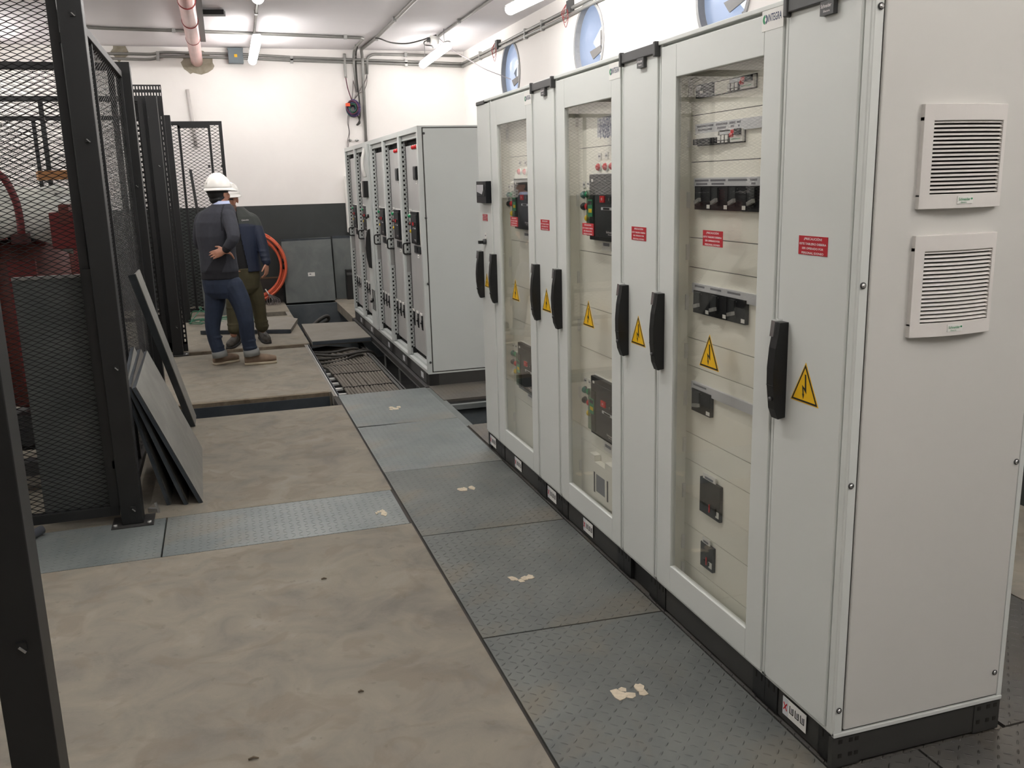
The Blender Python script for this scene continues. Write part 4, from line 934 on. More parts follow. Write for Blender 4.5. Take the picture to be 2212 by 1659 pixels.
# ================================================================== open cabinet row behind
XF = .035; YR = [5.40, 6.22, 7.02, 7.80, 8.12, 8.92, 9.72]; ZB2 = .10; ZT2 = 2.105
GRP2 = 'open grey cabinets of the far row'
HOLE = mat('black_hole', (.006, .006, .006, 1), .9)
def open_cab(i, label, full=True, lamps=True, meter=True):
    y0, y1 = YR[i], YR[i+1]; root = thing('switchgear_cabinet', label, 'electrical cabinet', (XF+.3, (y0+y1)/2, 0), GRP2)
    m = MB(); x0, x1 = XF, XF+.60
    for a in (y0+.001, y1-.041): m.box(x0, a, ZB2, x1, a+.04, ZT2, CAB2)
    m.box(x0, y0+.041, ZB2, x1, y1-.041, ZB2+.03, CAB2); m.box(x0, y0+.041, ZT2-.045, x1, y1-.041, ZT2, CAB2); m.box(x1-.02, y0+.04, ZB2, x1, y1-.04, ZT2, CAB2)
    m.box(x0+.03, y0+.04, ZB2+.03, x0+.07, y1-.04, ZB2+.055, CAB2); m.box(x0+.025, y0+.04, ZT2-.085, x0+.06, y1-.04, ZT2-.045, CAB2)
    part('body', m, root, bev=.003)
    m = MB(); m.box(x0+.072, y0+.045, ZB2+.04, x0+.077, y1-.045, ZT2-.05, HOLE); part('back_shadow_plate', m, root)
    m = MB(); xa = x0+.010   # perforated upright seen on the far inner side
    m.box(xa, y1-.058, ZB2+.04, xa+.040, y1-.041, ZT2-.05, CAB2)
    for k in range(46):
        z = ZB2+.10+k*.040
        if k in (17, 18, 19, 20): continue
        m.box(xa+.010, y1-.0592, z, xa+.025, y1-.0575, z+.018, HOLE)
        m.box(xa+.030, y1-.0592, z+.022, xa+.035, y1-.0575, z+.030, HOLE)
    m.box(xa+.004, y1-.062, ZB2+.79, xa+.046, y1-.057, ZB2+.94, STEEL)
    m.box(xa+.041, y1-.085, ZB2+.06, xa+.052, y1-.056, ZT2-.12, BLACKS)
    part('perforated_upright', m, root)
    Xp = x0+.050; ya, yb_ = y0+.05, y1-.09
    m = MB(); m.box(Xp, ya, ZB2+.10, Xp+.012, yb_, ZT2-.13, PANEL2); m.box(Xp+.002, yb_, ZT2-.20, Xp+.02, yb_+.02, ZT2-.15, BLACKS); m.box(Xp-.02, yb_-.0, ZB2+.04, Xp+.01, yb_+.022, ZB2+.11, BLACKS)
    pn = part('front_panel', m, root, 'light metal inner door')
    U = lambda f: yb_-(yb_-ya)*f
    if full:
        for f in (.05, .29, .53):
            m = MB(); fx(m, Xp, U(f+.035), U(f-.035), .415, .54, .004, HOLE); fx(m, Xp-.004, U(f+.06), U(f-.06), .545, .562, .006, WHITEP)
            m.cyl((Xp-.004, U(f), .48), (Xp-.02, U(f), .475), .008, BLACKP, 8); fx(m, Xp-.004, U(f+.016), U(f-.016), .44, .50, .006, BRK); part('cable_slot', m, pn, 'black slot')
        w_ = .30; breaker(pn, Xp, U(.27), U(.27)-w_*.9, 1.155, 1.427, False)
        m = MB(); fx(m, Xp, U(.66), U(.27), 1.075, 1.135, .006, BRK2); fx(m, Xp-.006, U(.49), U(.44), 1.085, 1.125, .004, BRK); part('data_window', m, pn); m = MB(); tagplate(m, Xp, U(.5), 1.05, .07, .025); part('name_tag', m, pn)
        for f, z, mt in ((.06, 1.385, LGREEN), (.15, 1.385, LGREEN), (.06, 1.32, INK), (.15, 1.32, LDRED), (.15, 1.254, LYEL)): lamp_btn(pn, Xp, U(f), z, mt, .016, 'indicator_lamp')
        m = MB(); yy = U(.0); m.tube(bent((Xp-.0, yy, 1.145), (Xp-.065, yy, 1.145), (Xp-.065, yy, 1.05), (Xp, yy, 1.05), r=.02), .0075, BLACKP, 8); part('pull_handle', m, root, 'black pull handle')
        if lamps:
            for f in (.48, .58, .68): lamp_btn(pn, Xp, U(f), 1.955, LRED, .018, 'indicator_lamp', None, False)
        if meter:
            m = MB(); fx(m, Xp, U(.66), U(.48), 1.69, 1.80, .015, BRK); fx(m, Xp-.015, U(.64), U(.50), 1.70, 1.79, .004, BRK2); part('meter', m, pn, 'black meter', bev=.003); m = MB(); tagplate(m, Xp, U(.58), 1.67, .05, .025); part('name_tag', m, pn)
    m = MB(); X = x0+.006; m.box(X, y0, .0, XF+.58, y1, ZB2-.001, PLINTHB); m.box(X-.004, y0+.09, .004, X, y1-.09, .096, DKGREY)
    yc = y0+.25; m.box(X-.005, yc-.05, .025, X-.003, yc+.05, .075, STRIP); part('plinth', m, root)
    return root
rt = open_cab(0, 'open grey cabinet with plain broad side, nearest of its row to the mesh-reflecting glass doors')
m = MB(); y0 = YR[0]; m.box(XF+.045, y0-.012, ZB2+.02, XF+.60, y0, ZT2-.02, CAB2); sp = part('side_panel', m, rt, 'plain grey side panel', bev=.003)
m = MB(); m.box(XF+.035, y0-.004, ZB2, XF+.60, y0+.001, ZT2-.006, DKSLOT); m.box(XF, y0-.008, ZB2, XF+.036, y0+.001, ZT2, CAB2); m.box(XF, y0-.010, ZB2, XF+.6, y0+.001, ZB2+.012, CAB2); m.box(XF, y0-.010, ZT2-.012, XF+.6, y0+.001, ZT2, CAB2); part('side_trim', m, rt)
for p in ((915, 288), (920, 471), (925, 613), (930, 783)):
    q = onY(*p, y0-.012); m = MB(); m.cyl((q[0], y0-.011, q[2]), (q[0], y0-.016, q[2]), .010, DKGREY, 10); part('screw', m, sp)
m = MB(); m.box(XF+.01, y0-.006, 0, XF+.09, y0+.001, ZB2, PLINTHB); m.box(XF+.09, y0-.003, 0, XF+.59, y0+.001, ZB2, PLINTH); part('plinth_end', m, rt)
open_cab(1, 'open grey cabinet with two red lamps and black meter, second from the plain broad side')
open_cab(2, 'open grey cabinet without red lamps, beside the narrow closed door', True, False, False)
# narrow closed unit
y0, y1 = YR[3], YR[4]; rt = thing('switchgear_cabinet', 'narrow closed cabinet in the far row, with curved black handle and hanging strip', 'electrical cabinet', (XF+.3, (y0+y1)/2, 0), GRP2)
m = MB(); m.box(XF, y0, ZB2, XF+.6, y1, ZT2, CAB2); part('body', m, rt, bev=.003)
m = MB(); m.box(XF-.024, y0+.008, ZB2+.03, XF-.001, y1-.008, ZT2-.03, CAB2); d = part('door', m, rt, bev=.003)
yc = y0+.13; m = MB(); m.box(XF-.075, yc-.07, 1.53, XF-.024, yc+.07, 1.70, BLACKP); m.box(XF-.078, yc+.03, 1.535, XF-.026, yc+.072, 1.70, WHITEP); part('meter', m, d, 'black and white meter sticking out', bev=.003)
z_ = 1.09; hh = MB(); prof = [(0, .78), (-.03, .79), (-.05, .9), (-.055, 1.0), (-.045, 1.11), (-.025, 1.19), (0, 1.2)]
hh.prism([(XF-.024+a, yc-.022, b) for a, b in prof], (0, .044, 0), BLACKP); part('handle', hh, d)
for z in (1.335, .44): m = MB(); m.cyl((XF-.024, yc, z), (XF-.045, yc, z), .02, BLACKP, 12); m.box(XF-.06, yc-.004, z-.03, XF-.04, yc+.03, z-.008, BLACKP); part('rotary_switch', m, d)
for f in (.06, -.02, -.10):
    m = MB(); m.box(XF-.028, yc+f-.012, .33, XF-.023, yc+f+.012, .55, HOLE); part('cable_slot', m, d)
m = MB(); m.tube(spline([(XF-.03, yc+.02, 2.03), (XF-.055, yc, 1.93), (XF-.06, yc-.01, 1.83), (XF-.04, yc, 1.74)], 6), .018, WHITEP, 6); part('hanging_strip', m, d, 'curled white strip')
m = MB(); m.bar((XF-.06, yc+.07, 1.60), (XF-.05, yc+.34, 1.60), .02, .02, BLACKP)
for f in (.15, .21, .27): m.bar((XF-.055, yc+f, 1.53), (XF-.055, yc+f, 1.68), .012, .012, BLACKP)
part('lock_linkage', m, d, 'black linkage bar')
m = MB(); m.box(XF+.006, y0, 0, XF+.58, y1, ZB2-.001, PLINTHB); part('plinth', m, rt)
open_cab(4, 'open grey cabinet just beyond the narrow closed door, second from the back wall', True, False, False)
open_cab(5, 'open grey cabinet last in its row, next to the back wall', True, False, False)
# steel frame the far row stands on
root = thing('support_frame', 'dusty steel frame carrying the open cabinet row over the pit', 'frame', (.3, 7.5, -.07))
m = MB(); m.box(.0, 5.37, -.055, .035, 9.74, -.001, BLACKE); m.box(-.012, 5.37, -.055, .0, 9.74, -.049, BLACKE); part('edge_beam', m, root, bev=.002)
for y in (5.75, 6.6, 7.4, 9.0): m = MB(); m.box(.004, y-.012, -.85, .018, y+.012, -.055, STEEL); part('post', m, root)
m = MB(); m.box(.58, 5.37, -.055, .62, 9.74, -.001, BLACKE); part('rear_beam', m, root)
# ================================================================== mesh cages on the left
MESHB = mat('black_expanded_metal', (.007, .0072, .0075, 1), .5, var=.1, spec=.25)
def exp_mesh(name, O, U, V, Wd, Hh, parent, mt=MESHB, du=.042, h=.0105, r=.0020):
    """expanded metal: zigzag strands that touch at their peaks"""
    O, U, V = (np.array(q, float) for q in (O, U, V)); Nn = np.cross(U, V)
    nc = int(Wd/du)+1; nr = int(Hh/h)
    i = np.arange(nc+1); j = np.arange(nr)
    uu = np.minimum(i*du, Wd)[None, :]+0*j[:, None]
    vv = (j[:, None]+.5)*h+(h/2-r*.6)*np.where((i[None, :]+j[:, None]) % 2 == 0, 1, -1)
    P = O+uu[..., None]*U+vv[..., None]*V - ORG[parent.name]
    offs = [V*r, -V*r*.6+Nn*r*.9, -V*r*.6-Nn*r*.9]
    vs = np.stack([P+o for o in offs], 2).reshape(-1, 3)
    base = (j[:, None]*(nc+1)+i[None, :-1])*3; nb = base+3; q = []
    for k in range(3):
        k2 = (k+1) % 3; q.append(np.stack([base+k, base+k2, nb+k2, nb+k], -1))
    q = np.concatenate([x.reshape(-1, 4) for x in q])
    me = bpy.data.meshes.new(name); me.vertices.add(len(vs)); me.vertices.foreach_set('co', vs.astype(np.float32).ravel())
    me.loops.add(q.size); me.loops.foreach_set('vertex_index', q.astype(np.int32).ravel())
    me.polygons.add(len(q)); me.polygons.foreach_set('loop_start', np.arange(0, q.size, 4, dtype=np.int32))
    me.polygons.foreach_set('loop_total', np.full(len(q), 4, dtype=np.int32)); me.update(calc_edges=True)
    me.materials.append(mt)
    o = bpy.data.objects.new(name, me); COL.objects.link(o); o.parent = parent; ORG[o.name] = ORG[parent.name]
    return o
PG = 'black posts of the mesh cages'
def post(x, y, w_, zt, label, bits=()):
    root = thing('fence_post', label, 'post', (x, y, 0), PG)
    m = MB(); m.box(x-w_/2, y-.05, .006, x+w_/2, y+.05, zt, BLACKS); part('upright', m, root, bev=.003)
    m = MB(); m.box(x-.10, y-.085, -.001, x+.10, y+.085, .006, BLACKE); part('base_plate', m, root)
    for dx_, dy in ((-.08, -.065), (.08, -.065)): m = MB(); m.cyl((x+dx_, y+dy, .005), (x+dx_, y+dy, .018), .011, STEEL, 6); part('anchor_bolt', m, root)
    for z, k in bits:
        m = MB(); m.box(x+.0, y-.058, z-.014, x+.022, y-.05, z+.010, BLACKS); m.bar((x+.006, y-.06, z), (x+.02, y-.062, z-.014), .005, .004, STEEL); part('latch_lug', m, root)
    return root
post(-2.066, .35, .105, 2.56, 'black steel post cut off by the photo edge, nearest of the cage posts', ((.62, 0),))
post(-2.075, 2.88, .102, 2.57, 'black steel post beside the leaning tread plates', ((2.45, 0), (1.9, 0), (.82, 0), (.09, 0)))
post(-2.075, 5.42, .10, 2.555, 'black steel post at the far end of the first long mesh panel', ((1.7, 0),))
post(-2.035, 7.92, .10, 2.555, 'black steel post in front of the perforated cable tray', ((1.9, 0), (.3, 0)))
post(-2.02, 10.42, .10, 2.555, 'black steel post next to the small mesh door by the back wall')
m = MB(); q = onZ(343, 1103, .01); m.bar((q[0], q[1], .012), (q[0]-.05, q[1]+.03, .012), .02, .02, STEEL); m.bar((q[0], q[1], .0), (q[0]-.012, q[1], .055), .012, .012, STEEL)
solo('door_stop', m, 'small metal stop on the floor beside the post foot', 'door stop')

MGRP = 'black mesh panels of the cages'
def side_panel_(y0, y1, x, label, div=None, z0=.06, z1=2.49):
    root = thing('mesh_panel', label, 'mesh panel', (x, (y0+y1)/2, 0), MGRP)
    m = MB()
    for a in (y0, y1-.035): m.box(x-.02, a, z0, x+.02, a+.035, z1, BLACKS)
    for a in (z0, z1-.045): m.box(x-.02, y0+.035, a, x+.022, y1-.035, a+.045, BLACKE)
    part('frame', m, root, bev=.002)
    if div: m = MB(); m.box(x-.02, div-.012, z0+.045, x+.012, div+.012, z1-.045, BLACKS); part('divider', m, root)
    exp_mesh('mesh_infill', (x, y0+.03, z0+.03), (0, 1, 0), (0, 0, 1), y1-y0-.06, z1-z0-.06, root)
    return root
side_panel_(2.945, 5.36, -2.10, 'long black mesh panel that the tread plates lean against', 3.72)
def cross_panel(y, x0, x1, label, z1=2.55, z0=.045, studs=(), name='mesh_panel', cat='mesh panel', du=.0265, h=.0128, r=.0024):
    root = thing(name, label, cat, ((x0+x1)/2, y, 0), MGRP)
    m = MB()
    for a in (x0, x1-.042): m.box(a, y-.02, z0, a+.042, y+.02, z1, BLACKS)
    for a in (z0, z1-.05): m.box(x0+.042, y-.02, a, x1-.042, y+.02, a+.05, BLACKS)
    part('frame', m, root, bev=.002)
    for s_x in studs: m = MB(); m.box(s_x-.02, y-.018, z0+.05, s_x+.02, y+.018, z1-.05, BLACKS); part('stud', m, root)
    exp_mesh('mesh_infill', (x0+.03, y, z0+.03), (1, 0, 0), (0, 0, 1), x1-x0-.06, z1-z0-.06, root, MESHB, du, h, r)
    return root
g = cross_panel(2.90, -3.6, -2.136, 'black mesh gate across the first cage, a grey sheet behind it', 2.95)
m = MB(); m.box(-2.165, 2.86, .10, -2.115, 2.885, 1.30, BLACKS); part('lock_bar', m, g)
for z in (2.33, .3): m = MB(); m.box(-2.14, 2.86, z, -2.11, 2.915, z+.04, BLACKS); part('hinge_lug', m, g)
cross_panel(5.45, -5.2, -2.14, 'black mesh partition between the first and second cages', 2.555, studs=(-3.6, ), du=.038, h=.02, r=.0021)
cross_panel(7.95, -5.2, -2.12, 'black mesh partition between the second and third cages', 2.555, studs=(-3.02, -4.1), du=.038, h=.02, r=.0021)
cross_panel(10.45, -5.2, -2.10, 'black mesh partition between the third cage and the back wall', 2.555, studs=(-3.5,), du=.038, h=.02, r=.0021)
dr = cross_panel(10.98, -2.04, -1.365, 'small black mesh door standing open in front of the back wall', 2.52, .05, (), 'mesh_door', 'mesh door', .037, .0225, .0042)
m = MB(); m.box(-1.545, 10.955, .1, -1.515, 10.975, 2.44, BLACKS); m.box(-1.915, 10.955, .1, -1.885, 10.975, 2.47, BLACKS); m.box(-1.915, 10.955, 2.435, -1.515, 10.975, 2.475, BLACKS); part('inner_frame', m, dr)
for x in (-1.555, -1.39): m = MB(); m.box(x-.03, 10.945, 1.93, x, 10.96, 1.97, BLACKS); part('hinge_lug', m, dr)
m = MB(); a, b = onY(411, 366, 10.9), onY(436, 510, 10.9); m.bar(a, (b[0], b[1]-.08, b[2]), .035, .012, BLACKS)
solo('steel_bar', m, 'black slotted steel bar leaning at the small mesh door', 'steel bar')
# vertical perforated cable tray
x0, x1, y, zt = -2.215, -1.945, 8.12, 2.68
root = thing('cable_tray', 'black perforated cable tray standing upright behind a cage post', 'cable tray', (-2.08, y, 0))
m = MB()
bars = [x0+.0135*k for k in range(21)]
nrow = 0; z = zt
def slots(m, z0, z1):      # row of narrow slots: leave the webs standing
    for k in range(10):
        a = x0+.027*k; m.box(a, y, z0, a+.014, y+.003, z1, BLACKS)
    m.box(x1-.006, y, z0, x1, y+.003, z1, BLACKS)
m.box(x0, y, zt-.015, x1, y+.003, zt, BLACKS); slots(m, zt-.045, zt-.015); m.box(x0, y, zt-.075, x1, y+.003, zt-.045, BLACKS); slots(m, zt-.105, zt-.075)
m.box(x0, y, zt-.30, x1, y+.003, zt-.105, BLACKS)
z = zt-.30
m.box(x0+.04, y, .02, x1-.04, y+.003, z, BLACKS)
while z > .1:
    for a in (x0, x1-.04):
        m.box(a, y, z-.05, a+.012, y+.003, z, BLACKS); m.box(a+.026, y, z-.05, a+.04, y+.003, z, BLACKS); m.box(a+.012, y, z-.05, a+.026, y+.003, z-.028, BLACKS)
    z -= .05
m.box(x0, y, 0, x1, y+.003, .1, BLACKS)
part('perforated_sheet', m, root)
for a in (x0, x1-.003): m = MB(); m.box(a, y, 0, a+.003, y+.05, zt, BLACKS); part('side_flange', m, root)
# things in and on the cages
m = MB(); m.box(-2.50, 3.00, .03, -2.13, 3.02, 1.262, SHEETG); m.box(-2.50, 2.992, 1.25, -2.13, 3.03, 1.266, STEEL)
solo('steel_sheet', m, 'dark grey steel sheet standing just inside the mesh gate', 'steel sheet', None, .002)
BRICK = mat('brown_red_resin', (.13, .028, .022, 1), .5, var=.2, vscale=6); BRICK2 = mat('bright_red_resin', (.16, .02, .02, 1), .45, var=.15)
COREM = mat('core_steel', (.05, .05, .052, 1), .5, var=.2); PLAST = ramp_mat('creased_plastic_sheet', [(.3, (.34, .36, .34, 1)), (.7, (.62, .62, .57, 1))], 7, .3, .5, 14)
WOODM = mat('orange_wood', (.36, .17, .06, 1), .6, var=.2, vscale=20)
def transformer(cx, cy, label):
    root = thing('transformer', label, 'transformer', (cx, cy, 0), 'resin transformers in the cages')
    m = MB(); m.box(cx-.65, cy-.13, .22, cx+.65, cy+.13, .40, COREM); m.box(cx-.65, cy-.13, 1.50, cx+.65, cy+.13, 1.66, COREM)
    for k in (-1, 0, 1): m.box(cx+.44*k-.08, cy-.09, .40, cx+.44*k+.08, cy+.09, 1.50, COREM)
    part('core', m, root, bev=.005)
    for k in (-1, 0, 1):
        m = MB(); x = cx+.44*k; m.tube([(x, cy, .46), (x, cy, .475), (x, cy, 1.385), (x, cy, 1.40)], [.195, .21, .21, .195], BRICK, 28); cl = part('coil', m, root, 'brown red resin coil')
        m = MB(); m.box(x-.07, cy-.245, .60, x+.07, cy-.20, 1.30, BRICK2)
        for z in (.7, .85, 1.0, 1.15): m.cyl((x, cy-.244, z), (x, cy-.265, z), .02, STEEL, 8)
        part('tap_panel', m, cl)
        m = MB(); m.cyl((x+.1, cy-.17, 1.38), (x+.1, cy-.17, 1.52), .03, BRICK2, 12); part('terminal', m, root)
    m = MB()
    for dy in (-.3, .3):
        m.box(cx-.65, cy+dy-.05, .10, cx+.65, cy+dy+.05, .18, COREM)
        for dx_ in (-.5, .5): m.cyl((cx+dx_-.0, cy+dy-.03, .085), (cx+dx_, cy+dy+.03, .085), .085, DKGREY, 16)
    m.box(cx-.08, cy-.35, .17, cx+.08, cy+.35, .23, COREM); m.box(cx+.42, cy-.35, .17, cx+.58, cy+.35, .23, COREM); m.box(cx-.58, cy-.35, .17, cx-.42, cy+.35, .23, COREM)
    part('wheeled_base', m, root)
    return root
tr = transformer(-3.02, 3.95, 'brown red transformer behind the mesh gate of the first cage, under plastic')
transformer(-3.05, 6.65, 'brown red transformer in the second cage, behind two mesh screens')
def sheet(name, cx, cy, z, wx, wy, label, seed, mt=PLAST):
    """creased plastic laid over the top, hanging a little at the sides"""
    rs = random.Random(seed); n, k = 26, 14; m = MB(); vs = []; ph = [rs.uniform(0, 6) for _ in range(6)]
    for b in range(k+1):
        for a in range(n+1):
            u, v = a/n*2-1, b/k*2-1
            drop = max(0, abs(v)-.62)*.72+max(0, abs(u)-.84)*.5
            zz = z-drop+.018*math.sin(7*u+ph[0]+2*v)+.014*math.sin(11*v+ph[1]-3*u)+.012*math.sin(17*u*v+ph[2])+.03*(1-abs(v))*0
            vs.append((cx+wx*u, cy+wy*v*(1-.12*max(0, abs(v)-.62)), zz))
    fs = [(b*(n+1)+a, b*(n+1)+a+1, (b+1)*(n+1)+a+1, (b+1)*(n+1)+a) for b in range(k) for a in range(n)]
    m.add(vs, fs, mt, True); o = m.build(name); sm = o.modifiers.new('thick', 'SOLIDIFY'); sm.thickness = .002
    return tag(o, label, 'plastic sheet')
sheet('plastic_sheet', -3.02, 3.95, 1.70, .72, .34, 'creased pale plastic sheet lying over the transformer behind the gate', 2)
m = MB(); q = onY(150, 440, 3.66); m.bar((q[0]-.16, 3.78, 1.755), (q[0]+.13, 3.86, 1.762), .09, .05, WOODM); solo('wooden_block', m, 'orange wooden block lying on the plastic sheet inside the first cage', 'wooden block')
CR = mat('dark_red_cable', (.15, .02, .022, 1), .5, var=.15)
for pts, lb in (([(0, 378), (18, 400), (36, 440), (44, 480), (47, 505)], 'dark red cable arching down in the first cage, at the photo edge'),):
    m = MB(); P = [onY(*p, 3.5) for p in pts]; P = [P[0]+np.array((-.25, .1, .12)), P[0]+np.array((-.1, .05, .07))]+P+[np.array((P[-1][0], 3.56, 1.41))]
    m.tube(spline(P, 6), .02, CR, 8); q = P[-2]; m.box(q[0]-.05, 3.47, q[2]-.05, q[0]+.03, 3.56, q[2]+.0, mat('maroon_block', (.06, .012, .012, 1), .5)); solo('cable', m, lb, 'cable')
m = MB(); q = onY(150, 530, 3.5); m.box(q[0]-.07, 3.42, 1.37, q[0]+.12, 3.60, 1.56, BRICK2); m.box(q[0]-.02, 3.415, 1.50, q[0]+.03, 3.6, 1.60, BRICK); solo('red_box', m, 'bright red box beside the resin coils in the first cage', 'box', None, .004)
m = MB(); a = onZ(62, 1160, .02); b = onZ(91, 1143, .03); m.tube([a-(b-a)*2.2, b], .022, mat('grey_blue_tube', (.08, .085, .10, 1), .5), 12); solo('pipe_offcut', m, 'short grey tube lying on the floor by the nearest post', 'pipe')

# leaning tread plates
LG = 'tread plates leaning against the mesh panel'
def leaning(b0, b1, t1, t0, label, mt, edge, thick=.035, streak=False):
    b0, b1, t1, t0 = (np.array(q, float) for q in (b0, b1, t1, t0)); root = thing('tread_plate', label, 'floor plate', tuple((b0+b1)/2*np.array((1, 1, 0))), LG)
    n = np.cross(b1-b0, t0-b0); n /= np.linalg.norm(n)
    if n[0] < 0: n = -n
    m = MB(); m.prism([b0, b1, t1, t0], -n*.006, mt); part('sheet', m, root)
    m = MB()
    for p, q in ((b0, b1), (b1, t1), (t1, t0), (t0, b0)):
        c = (b0+b1+t0+t1)/4; i1 = p+(c-p)*.02; i2 = q+(c-q)*.02
        m.prism([p, q, i2, i1], -n*thick, edge)
    part('folded_edge', m, root)
    if streak:
        m = MB(); u = (t0-b0); v = (b1-b0)
        for f, g_, l, s in ((.36, .44, .20, 0),): m.prism([b0+u*f+v*(g_-.02)+n*.0012, b0+u*f+v*(g_+.02)+n*.0012, b0+u*(f+l)+v*(g_+.025)+n*.0012, b0+u*(f+l)+v*(g_-.01)+n*.0012], n*.0008, TORN)
        part('torn_sticker', m, root, 'narrow torn pale sticker')
    return root
b0 = onZ(439, 1086, .0)+np.array((0, 0, .003)); b1 = onZ(437, 969, .0)+np.array((0, 0, .003)); t0 = onX(294, 836, -2.0); t1 = onX(318, 757, -2.0)
leaning(b0, b1, t1, t0, 'light grey plate with torn sticker leaning on top of the stack by the post', SHEETL, BLUEST, .022, True)
sh = lambda p, dx_, dz=0, dy=0: np.array(p)+np.array((dx_, dy, dz))
leaning(sh(b0, -.076, 0, .0), sh(b1, -.07, 0, -.05), sh(t1, -.025, .03, -.10), sh(t0, -.025, .0, .02), 'middle one of the three short plates leaning by the post', TREADB, BLUEST, .022)
leaning(sh(b0, -.165, 0, .03), sh(b1, -.15, 0, .0), sh(t1, -.050, .06, -.20), sh(t0, -.050, .0, .05), 'short plate nearest the mesh in the leaning stack by the post', SHEETL, BLUEST, .022)
b = onZ(421, 921, .0); t = onX(291, 592, -2.005); d = (t-b); d /= np.linalg.norm(d); nx = np.cross(d, (0, 1., 0)); nx /= np.linalg.norm(nx); nx *= -1 if nx[0] > 0 else 1
root = thing('steel_channel', 'tall grey folded steel channel leaning against the mesh panel behind the short plates', 'steel channel', (b[0], b[1], 0))
m = MB(); L = np.linalg.norm(t-b); c = (b+t)/2+np.array((0, .16, 0)); m.obox(c+nx*.0, d*L/2, np.array((0, .16, 0)), -nx*.004, SHEETL); part('web', m, root)
m = MB(); m.obox((b+t)/2+nx*.018, d*L/2, np.array((0, .004, 0)), nx*.02, BLUEST); part('flange', m, root)
m = MB(); m.obox((b+t)/2+np.array((0, .018, 0))-nx*.0045, d*L/2, np.array((0, .015, 0)), nx*.001, SHEETL); part('bright_edge', m, root, 'light grey edge strip')  # thin strip in the web's light grey along the near edge

# ================================================================== cable trench
STEELR = mat('dull_tray_steel', (.10, .10, .095, 1), .6, var=.2, vscale=15); STEELM = mat('matt_zinc_steel', (.75, .75, .72, 1), .5, metal=.1, var=.15, vscale=15)
root = thing('cable_ladder', 'galvanised cable ladder lying in the open floor trench', 'cable ladder', (-.4, 6.7, -.22))
m = MB(); m.box(-.095, 5.25, -.22, -.085, 8.6, -.115, STEELR); m.box(-.120, 5.25, -.122, -.07, 8.6, -.115, STEELR); part('side_rail', m, root)
m = MB(); m.box(-.705, 5.25, -.22, -.695, 8.6, -.10, STEEL); part('side_rail', m, root)
for k in range(13): m = MB(); y = 5.36+.24*k; m.box(-.695, y, -.175, -.095, y+.035, -.155, STEELM); part('rung', m, root)
rs = random.Random(11); nC = 16
for k in range(nC):
    x = -.560+.0288*k; bend = max(0, 1-k/11.0); zc_ = -.140
    e = rs.uniform(-.006, .006)
    pts = [(x+e, 5.15, zc_), (x-e, 5.7, zc_+rs.uniform(-.003, .003)), (x+e, 6.3, zc_), (x-.02*bend, 6.9, zc_), (x-.05*bend, 7.25, zc_+.004), (x-.14*bend-.02, 7.6, zc_+.003*k*.4), (max(x-.30*bend-.05, -.68), 8.0, zc_-.03+.004*k), (max(x-.35, -.66), 8.6, -.20+.003*k)]
    m = MB(); m.tube(spline(pts, 5), .0148, CABLEB, 8)
    o = solo('power_cable', m, 'dusty grey power cable laid side by side on the cable ladder', 'cable', 'power cables side by side on the ladder')
    for y in (5.66, 6.22, 6.85, 7.28):
        m = MB(); yy = y+rs.uniform(-.012, .012)
        xx = x-(.0 if y < 6.8 else .02*bend if y < 7 else .055*bend); m.box(xx-.015, yy-.006, zc_+.004, xx+.015, yy+.006, zc_+.018, INK); part('cable_tie', m, o)
for k, (a, b, z) in enumerate((((-.72, 7.55), (-.12, 7.85), -.10), ((-.72, 7.8), (-.10, 7.65), -.085), ((-.70, 7.35), (-.2, 7.62), -.11), ((-.72, 8.0), (-.2, 7.95), -.10))):
    m = MB(); mid = ((a[0]+b[0])/2, (a[1]+b[1])/2-.04+.03*k, z-.02); m.tube(spline([(a[0], a[1], z), mid, (b[0], b[1], z+.01), (b[0]+.12, b[1]+.2, z-.2)], 6), .016, CABLEK, 8)
    solo('power_cable', m, 'black cable crossing over the grey cables near the concrete trench cover', 'cable', 'black cables crossing the trench')
m = MB(); c = onY(690, 684, 9.75); m.tube(spline([(c[0]-.45, 9.6, -.30), (c[0]-.2, 9.7, -.16), (c[0]-.02, 9.8, -.02), (c[0]+.10, 9.85, .03), (c[0]+.12, 9.88, -.02), (c[0]+.02, 9.86, -.08), (c[0]-.1, 9.8, -.20), (c[0]-.16, 9.7, -.34)], 7), .024, CABLEK, 10)
solo('power_cable', m, 'thick black cable looping up out of the pit before the leaning grey sheets', 'cable')
for k, (px, py) in enumerate(((738, 668), (739, 690))):
    m = MB(); c = onY(px, py, 9.6); m.cyl((c[0]+.03, 9.55, min(c[2], -.12)), (c[0]+.55, 9.9, min(c[2], -.12)-.04), .06, CABLEK, 14); solo('duct_pipe', m, 'black duct end sticking out of the pit side, ' + ('upper one' if k == 0 else 'lower one'), 'pipe', 'black ducts in the pit')
# green wire tangle
GRN = mat('green_wire', (.03, .15, .085, 1), .5)
rs = random.Random(4); m = MB(); c = onZ(432, 697, .02)
for k in range(6):
    pts = []
    for j in range(9):
        a = j*1.3+k; pts.append((c[0]-.12+.85*j/8+.10*math.sin(a*2.1+k), c[1]+.28*math.sin(a+k*.7), .022+.03*abs(math.sin(a*1.7))+(.12 if (k < 2 and j in (1, 2)) else 0)))
    m.tube(spline(pts, 6), .0065, GRN, 5)
solo('wire_tangle', m, 'loose tangle of green wire on the floor behind the two men', 'wire')
